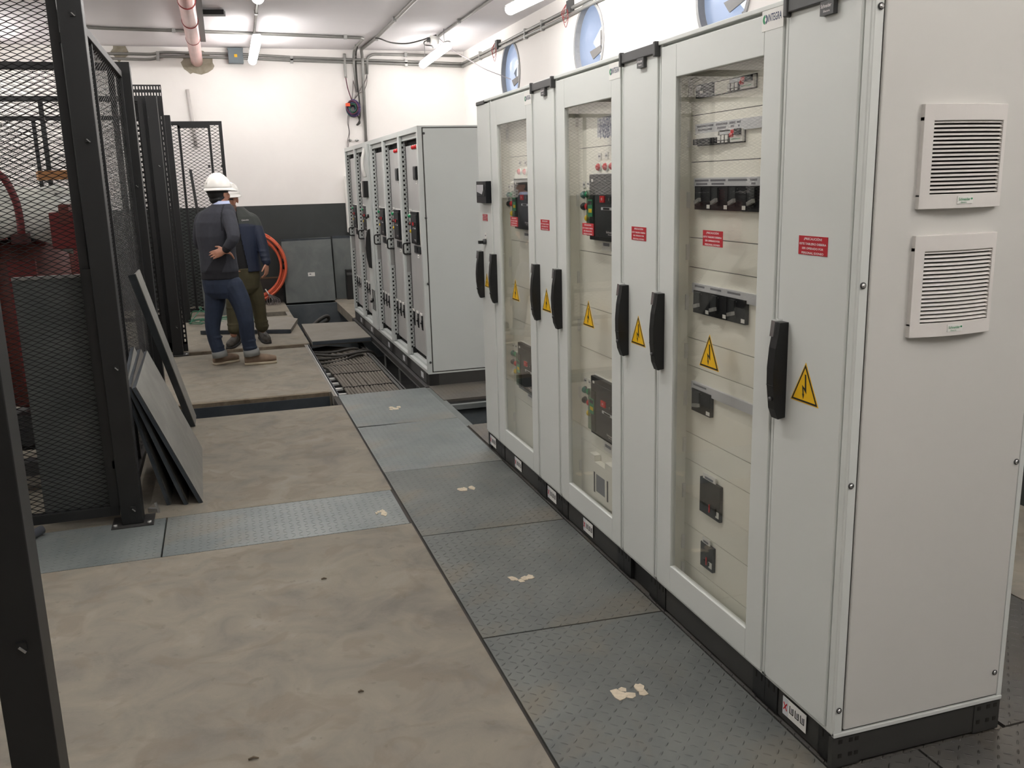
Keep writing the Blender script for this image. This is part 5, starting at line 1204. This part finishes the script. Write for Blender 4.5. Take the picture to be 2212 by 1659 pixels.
# things against the back wall
SG = 'grey steel sheets leaning on the back wall'
def wall_sheet(tl, tr, bl, Yt, Yb, label, zb=.0, lab=None, wdt=None):
    a = onY(*tl, Yt); b = onY(*tr, Yt); root = thing('steel_sheet', label, 'steel sheet', ((a[0]+b[0])/2, Yb, zb), SG)
    m = MB(); P = [(a[0], Yb, zb), (b[0], Yb, zb), (b[0], Yt, b[2]), (a[0], Yt, a[2])]; m.prism(P, (0, .03, 0), SHEETG); part('sheet', m, root, bev=.002)
    m = MB(); m.box(a[0], Yt-.004, a[2]-.03, b[0], Yt+.035, a[2]+.004, BLUEST); part('folded_edge', m, root)
    if lab:
        q = onY(*lab, Yb+.05); m = MB(); f = q[2]/max(a[2], .1); yq = Yb+(Yt-Yb)*f; m.box(q[0]-.05, yq-.006, q[2]-.025, q[0]+.05, yq+.0, q[2]+.03, WHITEP); m.box(q[0]-.03, yq-.0075, q[2]-.002, q[0]-.005, yq-.006, q[2]+.014, GINK); part('label', m, root, 'small cream label')
    return root
wall_sheet((607, 518), (714, 512), None, 11.86, 11.72, 'grey sheet with small cream label, leaning beside the orange coil', .0, (673, 593))
wall_sheet((717, 511), (768, 510), None, 11.93, 11.86, 'plain grey sheet partly hidden by the one with the label')
wall_sheet((426, 514), (520, 514), None, 10.92, 10.84, 'grey sheet leaning at the small mesh door, behind the man in the sweater')
m = MB(); m.box(.21, 11.70, .002, .42, 11.82, .44, BLACKP); m.box(.22, 11.695, .36, .40, 11.70, .40, DKGREY); solo('tool_case', m, 'black case standing at the far end of the open cabinet row', 'case', None, .02)
a = onY(746, 380, YB-.04); b = onY(751, 502, YB-.04); root = thing('wall_panel_box', 'pale narrow box on the back wall just behind the open cabinet row', 'wall box', (a[0]+.2, YB-.06, b[2]))
m = MB(); m.box(a[0]-.02, YB-.12, b[2], a[0]+.45, YB-.002, a[2], WHITEP); part('box', m, root, bev=.01)
m = MB(); m.box(a[0]-.01, YB-.128, b[2]+.03, a[0]+.44, YB-.12, a[2]-.03, WHITEP); part('cover', m, root, bev=.003)
# orange conduit coil
root = thing('conduit_coil', 'big coil of orange corrugated conduit standing against the back wall', 'conduit coil', (-1.16, 11.72, 0))
rs = random.Random(8); cx, cz = -1.15, .555
for k in range(7):
    R_ = .43+.028*(k % 4)+rs.uniform(-.008, .008); yy = 11.80-.035*(k//2)-.01*(k % 2); m = MB()
    m.torus((cx+rs.uniform(-.02, .02), yy, cz+rs.uniform(-.015, .015)), R_, .0165, ORANGE, 1, 56, 8, .3*k, .3*k+2*math.pi*(1 if k else .9)); part('turn', m, root)
for a_ in (.55, .12, -.05):
    m = MB(); q = (cx+.49*math.cos(a_), 11.74, cz+.49*math.sin(a_)); tdir = np.array((-math.sin(a_), 0, math.cos(a_))); m.cyl(np.array(q)-tdir*.035, np.array(q)+tdir*.035, .03, BLACKP, 10); part('coupling', m, root, 'black coupling')
m = MB(); a_ = -1.05; q = np.array((cx+.47*math.cos(a_), 11.73, cz+.47*math.sin(a_))); rd = np.array((math.cos(a_), 0, math.sin(a_))); m.bar(q-rd*.085, q+rd*.085, .015, .11, WHITEP, (0, 1, 0)); part('cable_tie', m, root, 'white tie')
m = MB(); x_ = onY(590, 608, 11.93)[0]; m.box(-1.55, 11.93, 0, -.70, 11.95, .36, mat('dark_board', (.03, .027, .025, 1), .6, var=.2)); m.box(-1.55, 11.925, .355, -.70, 11.955, .375, mat('brown_edge', (.14, .085, .05, 1), .7, var=.2)); solo('board', m, 'dark board with brown top edge standing behind the orange coil', 'board')
rs = random.Random(9); m = MB(); c = onY(590, 640, 11.6)
for k in range(6): m.tube(spline([(c[0]-.05, 11.62, .16), (c[0]-.09+.035*k, 11.6, .08), (c[0]-.07+.03*k, 11.58, .01), (c[0]-.02+.02*k, 11.6, .06), (c[0]-.04, 11.62, .15)], 6), .0045, GW, 5)
solo('wire_coil', m, 'small coil of thin grey wire below the orange conduit coil', 'wire coil')

for (px, py, l), lb in zip(((548, 1641, .03), (700, 1252, .022), (780, 1496, .018)), ('small dark twig on the concrete floor, nearest the photo bottom', 'small dark twig on the concrete floor, nearest the cross strip of plates', 'small dark twig on the concrete floor, beside the long trench seam')):
    q = onZ(px, py); m = MB(); m.tube([(q[0]-l/2, q[1], .004), (q[0], q[1]+.004, .006), (q[0]+l/2, q[1]-.002, .004)], [.003, .004, .002], LIP, 6); solo('twig', m, lb, 'debris', 'twigs on the floor')
# ================================================================== the two men
def fuse(name, mb, parent, voxel=.007, smooth=4, paint=None, cut=None, label=None, mats=None):
    """one continuous skin over overlapping closed lofts"""
    tmp = mb.build('tmp', parent); org = ORG[parent.name]; tmp.parent = None
    r = tmp.modifiers.new('r', 'REMESH'); r.mode = 'VOXEL'; r.voxel_size = voxel; r.use_smooth_shade = True
    s = tmp.modifiers.new('s', 'SMOOTH'); s.factor = .5; s.iterations = smooth
    dg = bpy.context.evaluated_depsgraph_get(); dg.update()
    me = bpy.data.meshes.new_from_object(tmp.evaluated_get(dg)); me.name = name
    bpy.data.objects.remove(tmp)
    me.materials.clear()
    for m in (mats or mb.mats): me.materials.append(m)
    C = np.empty(len(me.polygons)*3, np.float32); me.polygons.foreach_get('center', C); C = C.reshape(-1, 3)+org
    if paint: me.polygons.foreach_set('material_index', np.array(paint(C), np.int32))
    else: me.polygons.foreach_set('material_index', np.zeros(len(C), np.int32))
    if cut is not None:
        import bmesh
        kill = cut(C); bm = bmesh.new(); bm.from_mesh(me); bm.faces.ensure_lookup_table()
        bmesh.ops.delete(bm, geom=[bm.faces[i] for i in np.nonzero(kill)[0]], context='FACES'); bm.to_mesh(me); bm.free()
    me.polygons.foreach_set('use_smooth', np.ones(len(me.polygons), bool)); me.update()
    o = bpy.data.objects.new(name, me); COL.objects.link(o); o.parent = parent; ORG[o.name] = org
    if label: o['label'] = label
    return o
def ering(c, a, b, n=20): return [np.array(c)+np.array(a)*math.cos(2*math.pi*k/n)+np.array(b)*math.sin(2*math.pi*k/n) for k in range(n)]
def limb(m, pts, rs, mt, n=14):
    """tapering capsule chain with rounded ends"""
    P = [np.array(p, float) for p in pts]; P2 = [np.array(p) for p in spline(P, 5)]; k = np.linspace(0, len(rs)-1, len(P2)); R_ = np.interp(k, range(len(rs)), rs)
    m.tube(P2, list(R_), mt, n); m.ell(P2[0], R_[0], R_[0], R_[0], mt, 12, 8); m.ell(P2[-1], R_[-1], R_[-1], R_[-1], mt, 12, 8)
def hand(m, wrist, dirv, side, nrm, thumb_side, curl=.25, s=1.0, mt=SKIN):
    """palm, four unequal bent fingers and a thumb; side = direction across the knuckles, nrm = out of the palm back"""
    w_, d, sd, nn = np.array(wrist, float), *(np.array(q, float)/np.linalg.norm(q) for q in (dirv, side, nrm))
    pl = .095*s
    m.loft([ering(w_+d*t*pl, sd*a*s, nn*b*s, 12) for t, a, b in ((-.15, .026, .019), (.15, .030, .017), (.55, .040, .016), (.95, .041, .013), (1.02, .036, .010))], mt)
    for k, (off, L) in enumerate(((.030, .072), (.0105, .080), (-.0095, .075), (-.029, .058))):
        b = w_+d*pl*(.97-.03*abs(k-1.3))+sd*off*thumb_side*s; L *= s
        p1 = b+d*L*.45+sd*off*thumb_side*.10-nn*L*curl*.15; p2 = p1+d*L*.32*(1-curl*.5)-nn*L*curl*.45; p3 = p2+d*L*.23*(1-curl)-nn*L*curl*.5
        m.tube([b-d*.02, b, p1, p2, p3], [.0085*s, .0088*s, .0082*s, .0075*s, .0058*s], mt, 8); m.ell(p3, .0056*s, .0056*s, .0056*s, mt, 8, 6)
    b = w_+d*pl*.22+sd*.026*thumb_side*s; p1 = b+d*.03*s+sd*.028*thumb_side*s-nn*.006; p2 = p1+d*.032*s+sd*.012*thumb_side*s-nn*.010*s
    m.tube([b-sd*.012*thumb_side, b, p1, p2], [.012*s, .0125*s, .0105*s, .008*s], mt, 8); m.ell(p2, .008*s, .008*s, .008*s, mt, 8, 6)
def head(m, c, f, mt=SKIN, tilt=0.0):
    """head with brow, nose, lips, chin, ears; c = centre, f = facing"""
    c = np.array(c, float); f = np.array(f, float); f /= np.linalg.norm(f); u = np.array((0, 0, 1.)); r = np.cross(f, u)
    m.ell(c+u*.03-f*.012, .076, .096, .098, mt, 20, 12, np.array([r, f, u]))
    m.loft([ering(c+u*z+f*o, r*a, f*b, 16) for z, o, a, b in ((.06, .012, .068, .082), (.0, .018, .066, .078), (-.05, .022, .060, .070), (-.085, .028, .047, .056), (-.112, .036, .028, .034))], mt)
    m.tube([c+u*.018+f*.092, c-u*.012+f*.106, c-u*.030+f*.116], [.009, .012, .015], mt, 8); m.ell(c-u*.034+f*.104, .020, .014, .010, mt, 10, 6, np.array([r, f, u]))
    m.ell(c+u*.034+f*.086, .058, .012, .010, mt, 12, 6, np.array([r, f, u]))
    m.ell(c-u*.062+f*.090, .026, .012, .007, mt, 10, 6, np.array([r, f, u])); m.ell(c-u*.072+f*.088, .024, .012, .008, mt, 10, 6, np.array([r, f, u])); m.ell(c-u*.103+f*.076, .022, .018, .016, mt, 10, 6, np.array([r, f, u]))
    for s in (-1, 1):
        m.ell(c-u*.005+r*s*.078-f*.012, .010, .020, .032, mt, 10, 8, np.array([r, f, u])); m.ell(c-u*.02+r*s*.046+f*.068, .020, .018, .026, mt, 10, 8, np.array([r, f, u]))
    return c, f, r, u
def hat(parent, c, f, label, brim=.045):
    c = np.array(c, float); f = np.array(f, float)/np.linalg.norm(f); u = np.array((0, 0, 1.)); r = np.cross(f, u)
    m = MB(); rings = []
    for k in range(11):
        t = math.pi/2*k/10; q = math.cos(t)**.8; rings.append(ering(c+u*.130*math.sin(t), r*max(.108*q, .004), f*max(.130*q, .004), 28))
    m.loft(rings, HATW)
    o = part('hard_hat', m, parent, label)
    m = MB(); A, B = [], []
    for k in range(36):
        a = 2*math.pi*k/36; ca, sa = math.cos(a), math.sin(a); ext = .014+brim*max(0, sa)**1.5
        p = c+r*ca*.108+f*sa*.130; e = c+r*ca*(.108+ext*.8)+f*sa*(.130+ext)-u*(.012+.01*max(0, sa)); A.append(p); B.append(e)
    m.loft([[p-u*.004 for p in A], [p-u*.006 for p in B], [p+u*.0 for p in B], [p+u*.006 for p in A]], HATW, False); part('brim', m, o)
    m = MB(); pts = [c+f*.128*math.cos(t)*1.0+u*(.004+.131*math.sin(t)) for t in np.linspace(.25, math.pi-.3, 14)]; m.tube(pts, .011, HATW, 8); part('ridge', m, o)
    return o
def shoe(parent, heel, toe, mt, sole, boot=0.0, name='shoe'):
    h, t = np.array(heel, float), np.array(toe, float); h[2] = t[2] = 0; d = t-h; L = np.linalg.norm(d); d /= L; s = np.cross(d, (0, 0, 1.)); u = np.array((0, 0, 1.))
    m = MB(); prof = ((0, .022, .03, .05), (.06, .033, .045, .065), (.22, .036, .055, .075), (.40, .038, .052, .065), (.60, .046, .042, .045), (.80, .047, .036, .034), (.94, .036, .030, .024), (1.0, .018, .024, .012))
    m.loft([ering(h+d*L*q+u*(.022+a2*.8), s*w_, u*a2, 14) for q, w_, a2, _ in prof], mt)
    if boot: limb(m, [h+d*L*.2+u*.06, h+d*L*.19+u*boot], [.048, .052], mt)
    o = fuse(name, m, parent, .006, 3)
    m = MB(); m.loft([ering(h+d*L*(q*1.03-.015)+u*z, s*w_, d*.001+u*.0001, 4) for z in () for q, w_, _, _ in ()] or [[h+d*L*q+s*w_*sg+u*zz for q, w_, sg in [(q, w_+.004, 1) for q, w_, _, _ in prof]+[(q, w_+.004, -1) for q, w_, _, _ in prof[::-1]]] for zz in (.001, .024)], sole); part('sole', m, o)
    for k in range(3):
        q = .36+.09*k; p = h+d*L*q+u*(.088-.014*k+boot*.08); m = MB(); m.tube([p-s*.026, p+u*.006, p+s*.026], .004, WHITEP if not boot else STEEL, 6); part('lace', m, o)
    return o
SWEAT = mat('charcoal_knit', (.028, .030, .040, 1), .85, var=.15, vscale=30, bump=.3, bscale=300); SWEATD = mat('black_rib_knit', (.008, .008, .012, 1), .85, var=.1)
DENIM = mat('dark_blue_denim', (.014, .024, .050, 1), .8, var=.3, vscale=14, bump=.25, bscale=200); CUFFM = mat('denim_inside_grey', (.20, .205, .20, 1), .85, var=.1)
SHIRTB = mat('pale_blue_shirt', (.42, .47, .66, 1), .7); HAIRM = mat('black_hair', (.006, .006, .006, 1), .5, var=.3, vscale=60, bump=.4, bscale=120)
TAN = mat('brown_suede', (.19, .132, .09, 1), .8, var=.25, vscale=20); SOLEC = mat('cream_sole', (.40, .34, .25, 1), .7, var=.1)
JGREEN = mat('jacket_charcoal_green', (.032, .037, .033, 1), .7, var=.12); JNAVY = mat('jacket_navy', (.009, .016, .040, 1), .6, var=.15, vscale=10); BSHIRT = mat('black_shirt', (.007, .007, .008, 1), .8)
OLIVE = mat('olive_trousers', (.056, .048, .022, 1), .85, var=.3, vscale=10, bump=.3, bscale=120); BOOTM = mat('worn_black_boot', (.036, .030, .024, 1), .6, var=.4, vscale=18); BOOTS = mat('dark_sole', (.018, .016, .015, 1), .8)
LIPM = mat('lips', (.20, .07, .05, 1), .5); STUB = mat('greying_stubble_skin', (.22, .13, .10, 1), .7, var=.2, vscale=80); GREYH = mat('grey_hair', (.20, .19, .18, 1), .7, var=.3, vscale=80); EYEM = mat('eye_dark', (.02, .014, .012, 1), .3)

# ---- man in the charcoal sweater, seen from behind, one hand on his back
Y1 = 7.06
p1 = thing('person', 'man in charcoal sweater, jeans and white hard hat, seen from behind with hand on hip', 'person', (-1.43, 7.05, 0))
f1 = np.array((.5, .866, 0)); r1 = np.array((.866, -.5, 0)); u3 = np.array((0, 0, 1.))
P = lambda px, py, y=Y1: np.array(onY(px, py, y))
hc = P(473, 419, 7.09); hf = np.array((.66, .75, 0))
m = MB(); head(m, hc, hf)
limb(m, [hc-u3*.07-f1*.005, P(478, 450, 7.06)], [.058, .062], SKIN)
m.loft([ering(P(468, 470, 7.06), r1*.15, f1*.085), ering(P(466, 500, 7.06), r1*.15, f1*.10), ering(P(472, 560, 7.06), r1*.145, f1*.09), ering(P(478, 620, 7.06), r1*.14, f1*.10)], SKIN)
Lh, Lk, La = P(462, 622, 7.13), P(460, 692, 7.11), P(474, 766, 7.12); Rh, Rk, Ra = P(505, 622, 6.99), P(531, 692, 6.96), P(542, 764, 7.02)
limb(m, [Lh, Lk, La], [.07, .05, .035], SKIN); limb(m, [Rh, Rk, Ra], [.07, .05, .035], SKIN)
Rs, Re, Rw = P(495, 472, 6.95), P(504, 513, 6.80), P(487, 541, 6.845); Ls, Le, Lw = P(436, 478, 7.16), P(431, 524, 7.27), P(458, 545, 7.36)
limb(m, [Rs, Re, Rw], [.045, .036, .026], SKIN); limb(m, [Ls, Le, Lw], [.045, .036, .026], SKIN)
hd = P(460, 551, 6.90)-Rw; hd /= np.linalg.norm(hd); hn = np.array((-.25, -.95, .15)); hn -= hd*np.dot(hn, hd); hn /= np.linalg.norm(hn); hs = np.cross(hn, hd)
if hs[2] < 0: hs = -hs
hand(m, Rw+hd*.005, hd, hs, hn, 1, .12); hand(m, Lw, np.array((.8, .3, .2)), np.array((0, .3, 1)), np.array((-.3, .9, -.2)), 1, .4)
limb(m, [Rw+hd*.02-hs*.01, P(497, 547, 6.87), P(505, 558, 6.93)], [.016, .012, .009], SKIN)
fuse('body', m, p1, .0055, 3)
# sweater
m = MB(); W_ = SWEAT
m.loft([ering(P(478.5, 440, 7.06), r1*.080, f1*.078, 24), ering(P(476, 447, 7.06), r1*.125, f1*.092, 24), ering(P(470, 459, 7.06), r1*.178, f1*.112, 24), ering(P(466, 480, 7.06), r1*.196, f1*.130, 24), ering(P(466, 510, 7.06), r1*.190, f1*.137, 24), ering(P(470, 545, 7.06), r1*.176, f1*.125, 24),
        ering(P(473, 570, 7.06), r1*.180, f1*.128, 24), ering(P(474, 582, 7.06), r1*.186, f1*.136, 24), ering(P(475, 590, 7.06), r1*.178, f1*.134, 24), ering(P(475.5, 602, 7.06), r1*.182, f1*.138, 24)], W_)
limb(m, [P(489, 466, 6.98), Rs, Re, Rw-(Rw-Re)*.12], [.07, .068, .058, .040], W_); limb(m, [P(444, 470, 7.13), Ls, Le, Lw-(Lw-Le)*.1], [.07, .068, .056, .040], W_)
for t_, k_ in ((.35, .006), (.6, .005), (.8, .004)): c_ = Re+(Rw-Re)*t_*.8; m.torus(c_, .05-.012*t_, k_*1.4, W_, 2, 18, 6)
zh = P(475, 586, 7.06)[2]
def paint1(C):
    k = np.zeros(len(C), int); tors = (np.abs((C-P(474, 590, 7.06))@r1) < .22); k[(C[:, 2] < zh) & tors] = 1
    for a, b in ((Re, Rw), (Le, Lw)):
        d_ = (b-a)/np.linalg.norm(b-a); s_ = (C-a)@d_; L_ = np.linalg.norm(b-a); dist = np.linalg.norm((C-a)-s_[:, None]*d_, axis=1)
        k[(s_ > L_*.72) & (dist < .07) & (C[:, 2] > zh)] = 1
    d_ = Re-Rs; d_ /= np.linalg.norm(d_); q = (C-Rs)@r1; inn = np.abs((C-P(487, 476, 6.98))@r1) < .007
    k[inn & ((C-P(474, 590, 7.06))@f1 < .0) & (C[:, 2] > P(487, 498, 7)[2])] = 1
    return k
fuse('sweater', m, p1, .007, 3, paint1, None, 'charcoal knitted sweater', [SWEAT, SWEATD])
m = MB(); m.loft([ering(P(479, 434, 7.06), r1*.066, f1*.068, 20), ering(P(478, 442, 7.06), r1*.082, f1*.08, 20), ering(P(477, 449, 7.055), r1*.105, f1*.09, 20)], SHIRTB); part('shirt_collar', m, p1, 'pale blue shirt collar')
# jeans
m = MB(); m.loft([ering(P(475, 592, 7.06), r1*.172, f1*.128, 20), ering(P(478, 612, 7.06), r1*.182, f1*.138, 20), ering(P(481, 630, 7.06), r1*.178, f1*.135, 20), ering(P(484, 643, 7.06), r1*.13, f1*.11, 20)], DENIM)
limb(m, [P(464, 618, 7.10), P(465, 650, 7.10), Lk, P(461, 722, 7.11), P(472, 758, 7.12)], [.098, .095, .076, .064, .062], DENIM); limb(m, [P(502, 618, 7.0), P(520, 652, 6.98), Rk, P(534, 722, 6.99), P(541, 756, 7.02)], [.105, .092, .074, .070, .064], DENIM)
for c_, rr in ((P(466, 728, 7.11), .064), (P(470, 748, 7.12), .063), (P(537, 735, 7.0), .068), (P(540, 750, 7.01), .066), (Lk, .074), (Rk, .072)): m.torus(c_, rr-.004, .008, DENIM, 2, 20, 6)
fuse('jeans', m, p1, .007, 3, None, None, 'dark blue jeans')
for c0, c1, rr in ((P(473, 758, 7.12), P(476, 771, 7.12), .070), (P(542, 754, 7.02), P(545, 768, 7.02), .074)):
    m = MB(); m.tube([c0, c0*.97+c1*.03, c1*.97+c0*.03, c1], [rr-.012, rr, rr+.002, rr-.012], CUFFM, 20); part('trouser_cuff', m, p1, 'grey rolled-up cuff', bev=0)
shoe(p1, onZ(462, 789), onZ(516, 780), TAN, SOLEC); shoe(p1, onZ(529, 789), onZ(598, 783), TAN, SOLEC)
m = MB(); rr_ = np.cross(hf, u3)
m.ell(hc+u3*.02-hf*.032, .081, .088, .098, HAIRM, 20, 12, np.array([rr_, hf/np.linalg.norm(hf), u3])); m.ell(hc-u3*.045-hf*.055, .064, .045, .05, HAIRM, 16, 10, np.array([rr_, hf/np.linalg.norm(hf), u3]))
part('hair', m, p1, 'short black hair')
hat(p1, P(471, 407, 7.09)-u3*.002, np.array((.80, .60, 0)), 'white hard hat')
m = MB(); c_ = hc+u3*.022-hf*.02; m.loft([ering(c_+u3*z, rr_*.088, hf/np.linalg.norm(hf)*.108, 24) for z in (-.012, .022)], BLACKP, True); part('hat_band', m, p1, 'black hat suspension band')

# ---- man in the navy jacket, facing the camera
Y2 = 8.2
p2 = thing('person', 'man in navy and charcoal jacket, olive trousers and white hard hat, facing the other man', 'person', (-1.3, 8.2, 0))
f2 = np.array((-.34, -.94, 0)); r2 = np.array((.94, -.34, 0))   # r2: towards his left, on the photo's right
Q = lambda px, py, y=Y2: np.array(onY(px, py, y))
hc2 = Q(496, 432, 8.15); hf2 = np.array((-.20, -.98, -.0))
m = MB(); head(m, hc2, hf2)
limb(m, [hc2-u3*.08, Q(508, 462, 8.2)], [.060, .066], SKIN)
m.loft([ering(Q(516, 478), r2*.16, f2*.09), ering(Q(520, 530), r2*.15, f2*.10), ering(Q(526, 600), r2*.14, f2*.10)], SKIN)
lh, lk, la = Q(541, 606, 8.22), Q(558, 656, 8.24), Q(567, 712, 8.31); rh, rk, ra = Q(512, 606, 8.18), Q(504, 664, 8.14), Q(505, 722, 8.12)
limb(m, [lh, lk, la], [.07, .05, .036], SKIN); limb(m, [rh, rk, ra], [.07, .05, .036], SKIN)
ls, le, lw = Q(549, 482, 8.16), Q(566, 528, 8.12), Q(576, 568, 8.06); rs_, re_, rw = Q(481, 484, 8.26), Q(478, 530, 8.16), Q(490, 566, 8.02)
limb(m, [ls, le, lw], [.045, .036, .026], SKIN); limb(m, [rs_, re_, rw], [.045, .036, .026], SKIN)
hand(m, lw, np.array((-.10, -.12, -1)), np.array((-.5, -.8, 0)), np.array((.85, -.5, 0)), 1, .55); hand(m, rw, np.array((.5, -.4, -.7)), np.array((.3, -.8, 0)), np.array((-.8, -.3, -.3)), 1, .5)
def paint2(C):
    L_ = (C-hc2); z = L_[:, 2]; ff = hf2/np.linalg.norm(hf2); fr = L_@ff; rr = L_@np.cross(ff, u3); k = np.zeros(len(C), int); on_ = np.linalg.norm(L_, axis=1) < .16
    k[on_ & (fr > .0) & (z < -.048) & (z > -.125)] = 2
    k[on_ & (fr > .075) & (np.abs(z+.067) < .009) & (np.abs(rr) < .026)] = 1
    k[on_ & (fr > .05) & (np.abs(z-.008) < .008) & (np.abs(np.abs(rr)-.033) < .015)] = 3
    k[on_ & (fr > .05) & (np.abs(z-.030) < .006) & (np.abs(np.abs(rr)-.034) < .022)] = 4
    return k
fuse('body', m, p2, .0055, 3, paint2, None, None, [SKIN, LIPM, STUB, EYEM, HAIRM])
m = MB(); ff2 = hf2/np.linalg.norm(hf2); rr2 = np.cross(ff2, u3); m.ell(hc2+u3*.03-ff2*.03, .082, .088, .085, GREYH, 18, 10, np.array([rr2, ff2, u3])); part('hair', m, p2, 'short grey hair')
hat(p2, hc2+u3*.052, np.array((-.1, -.99, 0)), 'white hard hat, worn low over the brow', .05)
# shirt and open jacket
m = MB(); m.loft([ering(Q(508, 455), r2*.072, f2*.075, 20), ering(Q(511, 464), r2*.13, f2*.09, 20), ering(Q(517, 485), r2*.165, f2*.115, 20), ering(Q(521, 530), r2*.155, f2*.122, 20), ering(Q(526, 588), r2*.155, f2*.12, 20)], BSHIRT); fuse('shirt', m, p2, .008, 3, None, None, 'black shirt')
m = MB(); J = JNAVY
m.loft([ering(Q(508, 447), r2*.082, f2*.088, 24), ering(Q(510, 456), r2*.12, f2*.10, 24), ering(Q(514, 468), r2*.185, f2*.118, 24), ering(Q(518, 488), r2*.200, f2*.136, 24), ering(Q(520, 520), r2*.185, f2*.142, 24), ering(Q(524, 560), r2*.178, f2*.138, 24), ering(Q(528, 586), r2*.182, f2*.140, 24)], J)
limb(m, [Q(540, 474, 8.18), ls, le, lw-(lw-le)*.06], [.075, .070, .060, .046], J); limb(m, [Q(490, 476, 8.24), rs_, re_, rw-(rw-re_)*.06], [.075, .070, .060, .046], J)
for t_ in (.35, .62, .85): m.torus(le+(lw-le)*t_, .054-.01*t_, .008, J, 2, 18, 6)
zy = Q(530, 482)[2]; cxf = Q(519, 510)
def paintJ(C):
    k = np.ones(len(C), int); k[C[:, 2] > zy+.0-.25*np.maximum(0, (C-cxf)@r2-.12)] = 0; return k
def cutJ(C):
    s_ = (C-cxf)@r2; fr = (C-cxf)@f2; z = C[:, 2]; z1_ = Q(508, 447)[2]
    edge = .015+.075*np.clip((z1_-z)/.6, 0, 1); return (fr > .03) & (s_ > -.10) & (s_ < edge) & (z < z1_+.02)
fuse('jacket', m, p2, .007, 3, paintJ, cutJ, 'navy jacket with charcoal green yoke, worn open', [JGREEN, JNAVY])
m = MB(); c_ = Q(529, 477, 8.06); m.text('Columbia', c_+f2*.012-r2*.03, (r2[0], r2[1], .05), (0, 0, 1), .014, WINK, .075, 'L', .0); part('jacket_lettering', m, p2, 'small white lettering')
m = MB(); m.loft([ering(Q(527, 578), r2*.162, f2*.125, 20), ering(Q(528, 600), r2*.168, f2*.130, 20), ering(Q(529, 622), r2*.155, f2*.12, 20), ering(Q(529, 634), r2*.11, f2*.10, 20)], OLIVE)
limb(m, [Q(542, 606, 8.22), Q(551, 632, 8.22), lk, Q(563, 690, 8.28), Q(566, 704, 8.30)], [.095, .09, .076, .068, .072], OLIVE); limb(m, [Q(512, 606, 8.18), Q(507, 634, 8.16), rk, Q(505, 698, 8.13), Q(506, 710, 8.12)], [.095, .09, .074, .066, .068], OLIVE)
for c_, rr in ((Q(564, 694, 8.29), .070), (Q(566, 704, 8.3), .070), (Q(505, 700, 8.13), .066), (lk, .074), (rk, .072)): m.torus(c_, rr-.003, .010, OLIVE, 2, 20, 6)
fuse('trousers', m, p2, .007, 3, None, None, 'olive work trousers')
hz = onZ(568, 731); shoe(p2, hz+np.array((-.02, .06, 0)), onZ(580, 743), BOOTM, BOOTS, .17, 'boot'); hz = onZ(512, 741); shoe(p2, hz+np.array((.02, .03, 0)), onZ(495, 755), BOOTM, BOOTS, .17, 'boot')
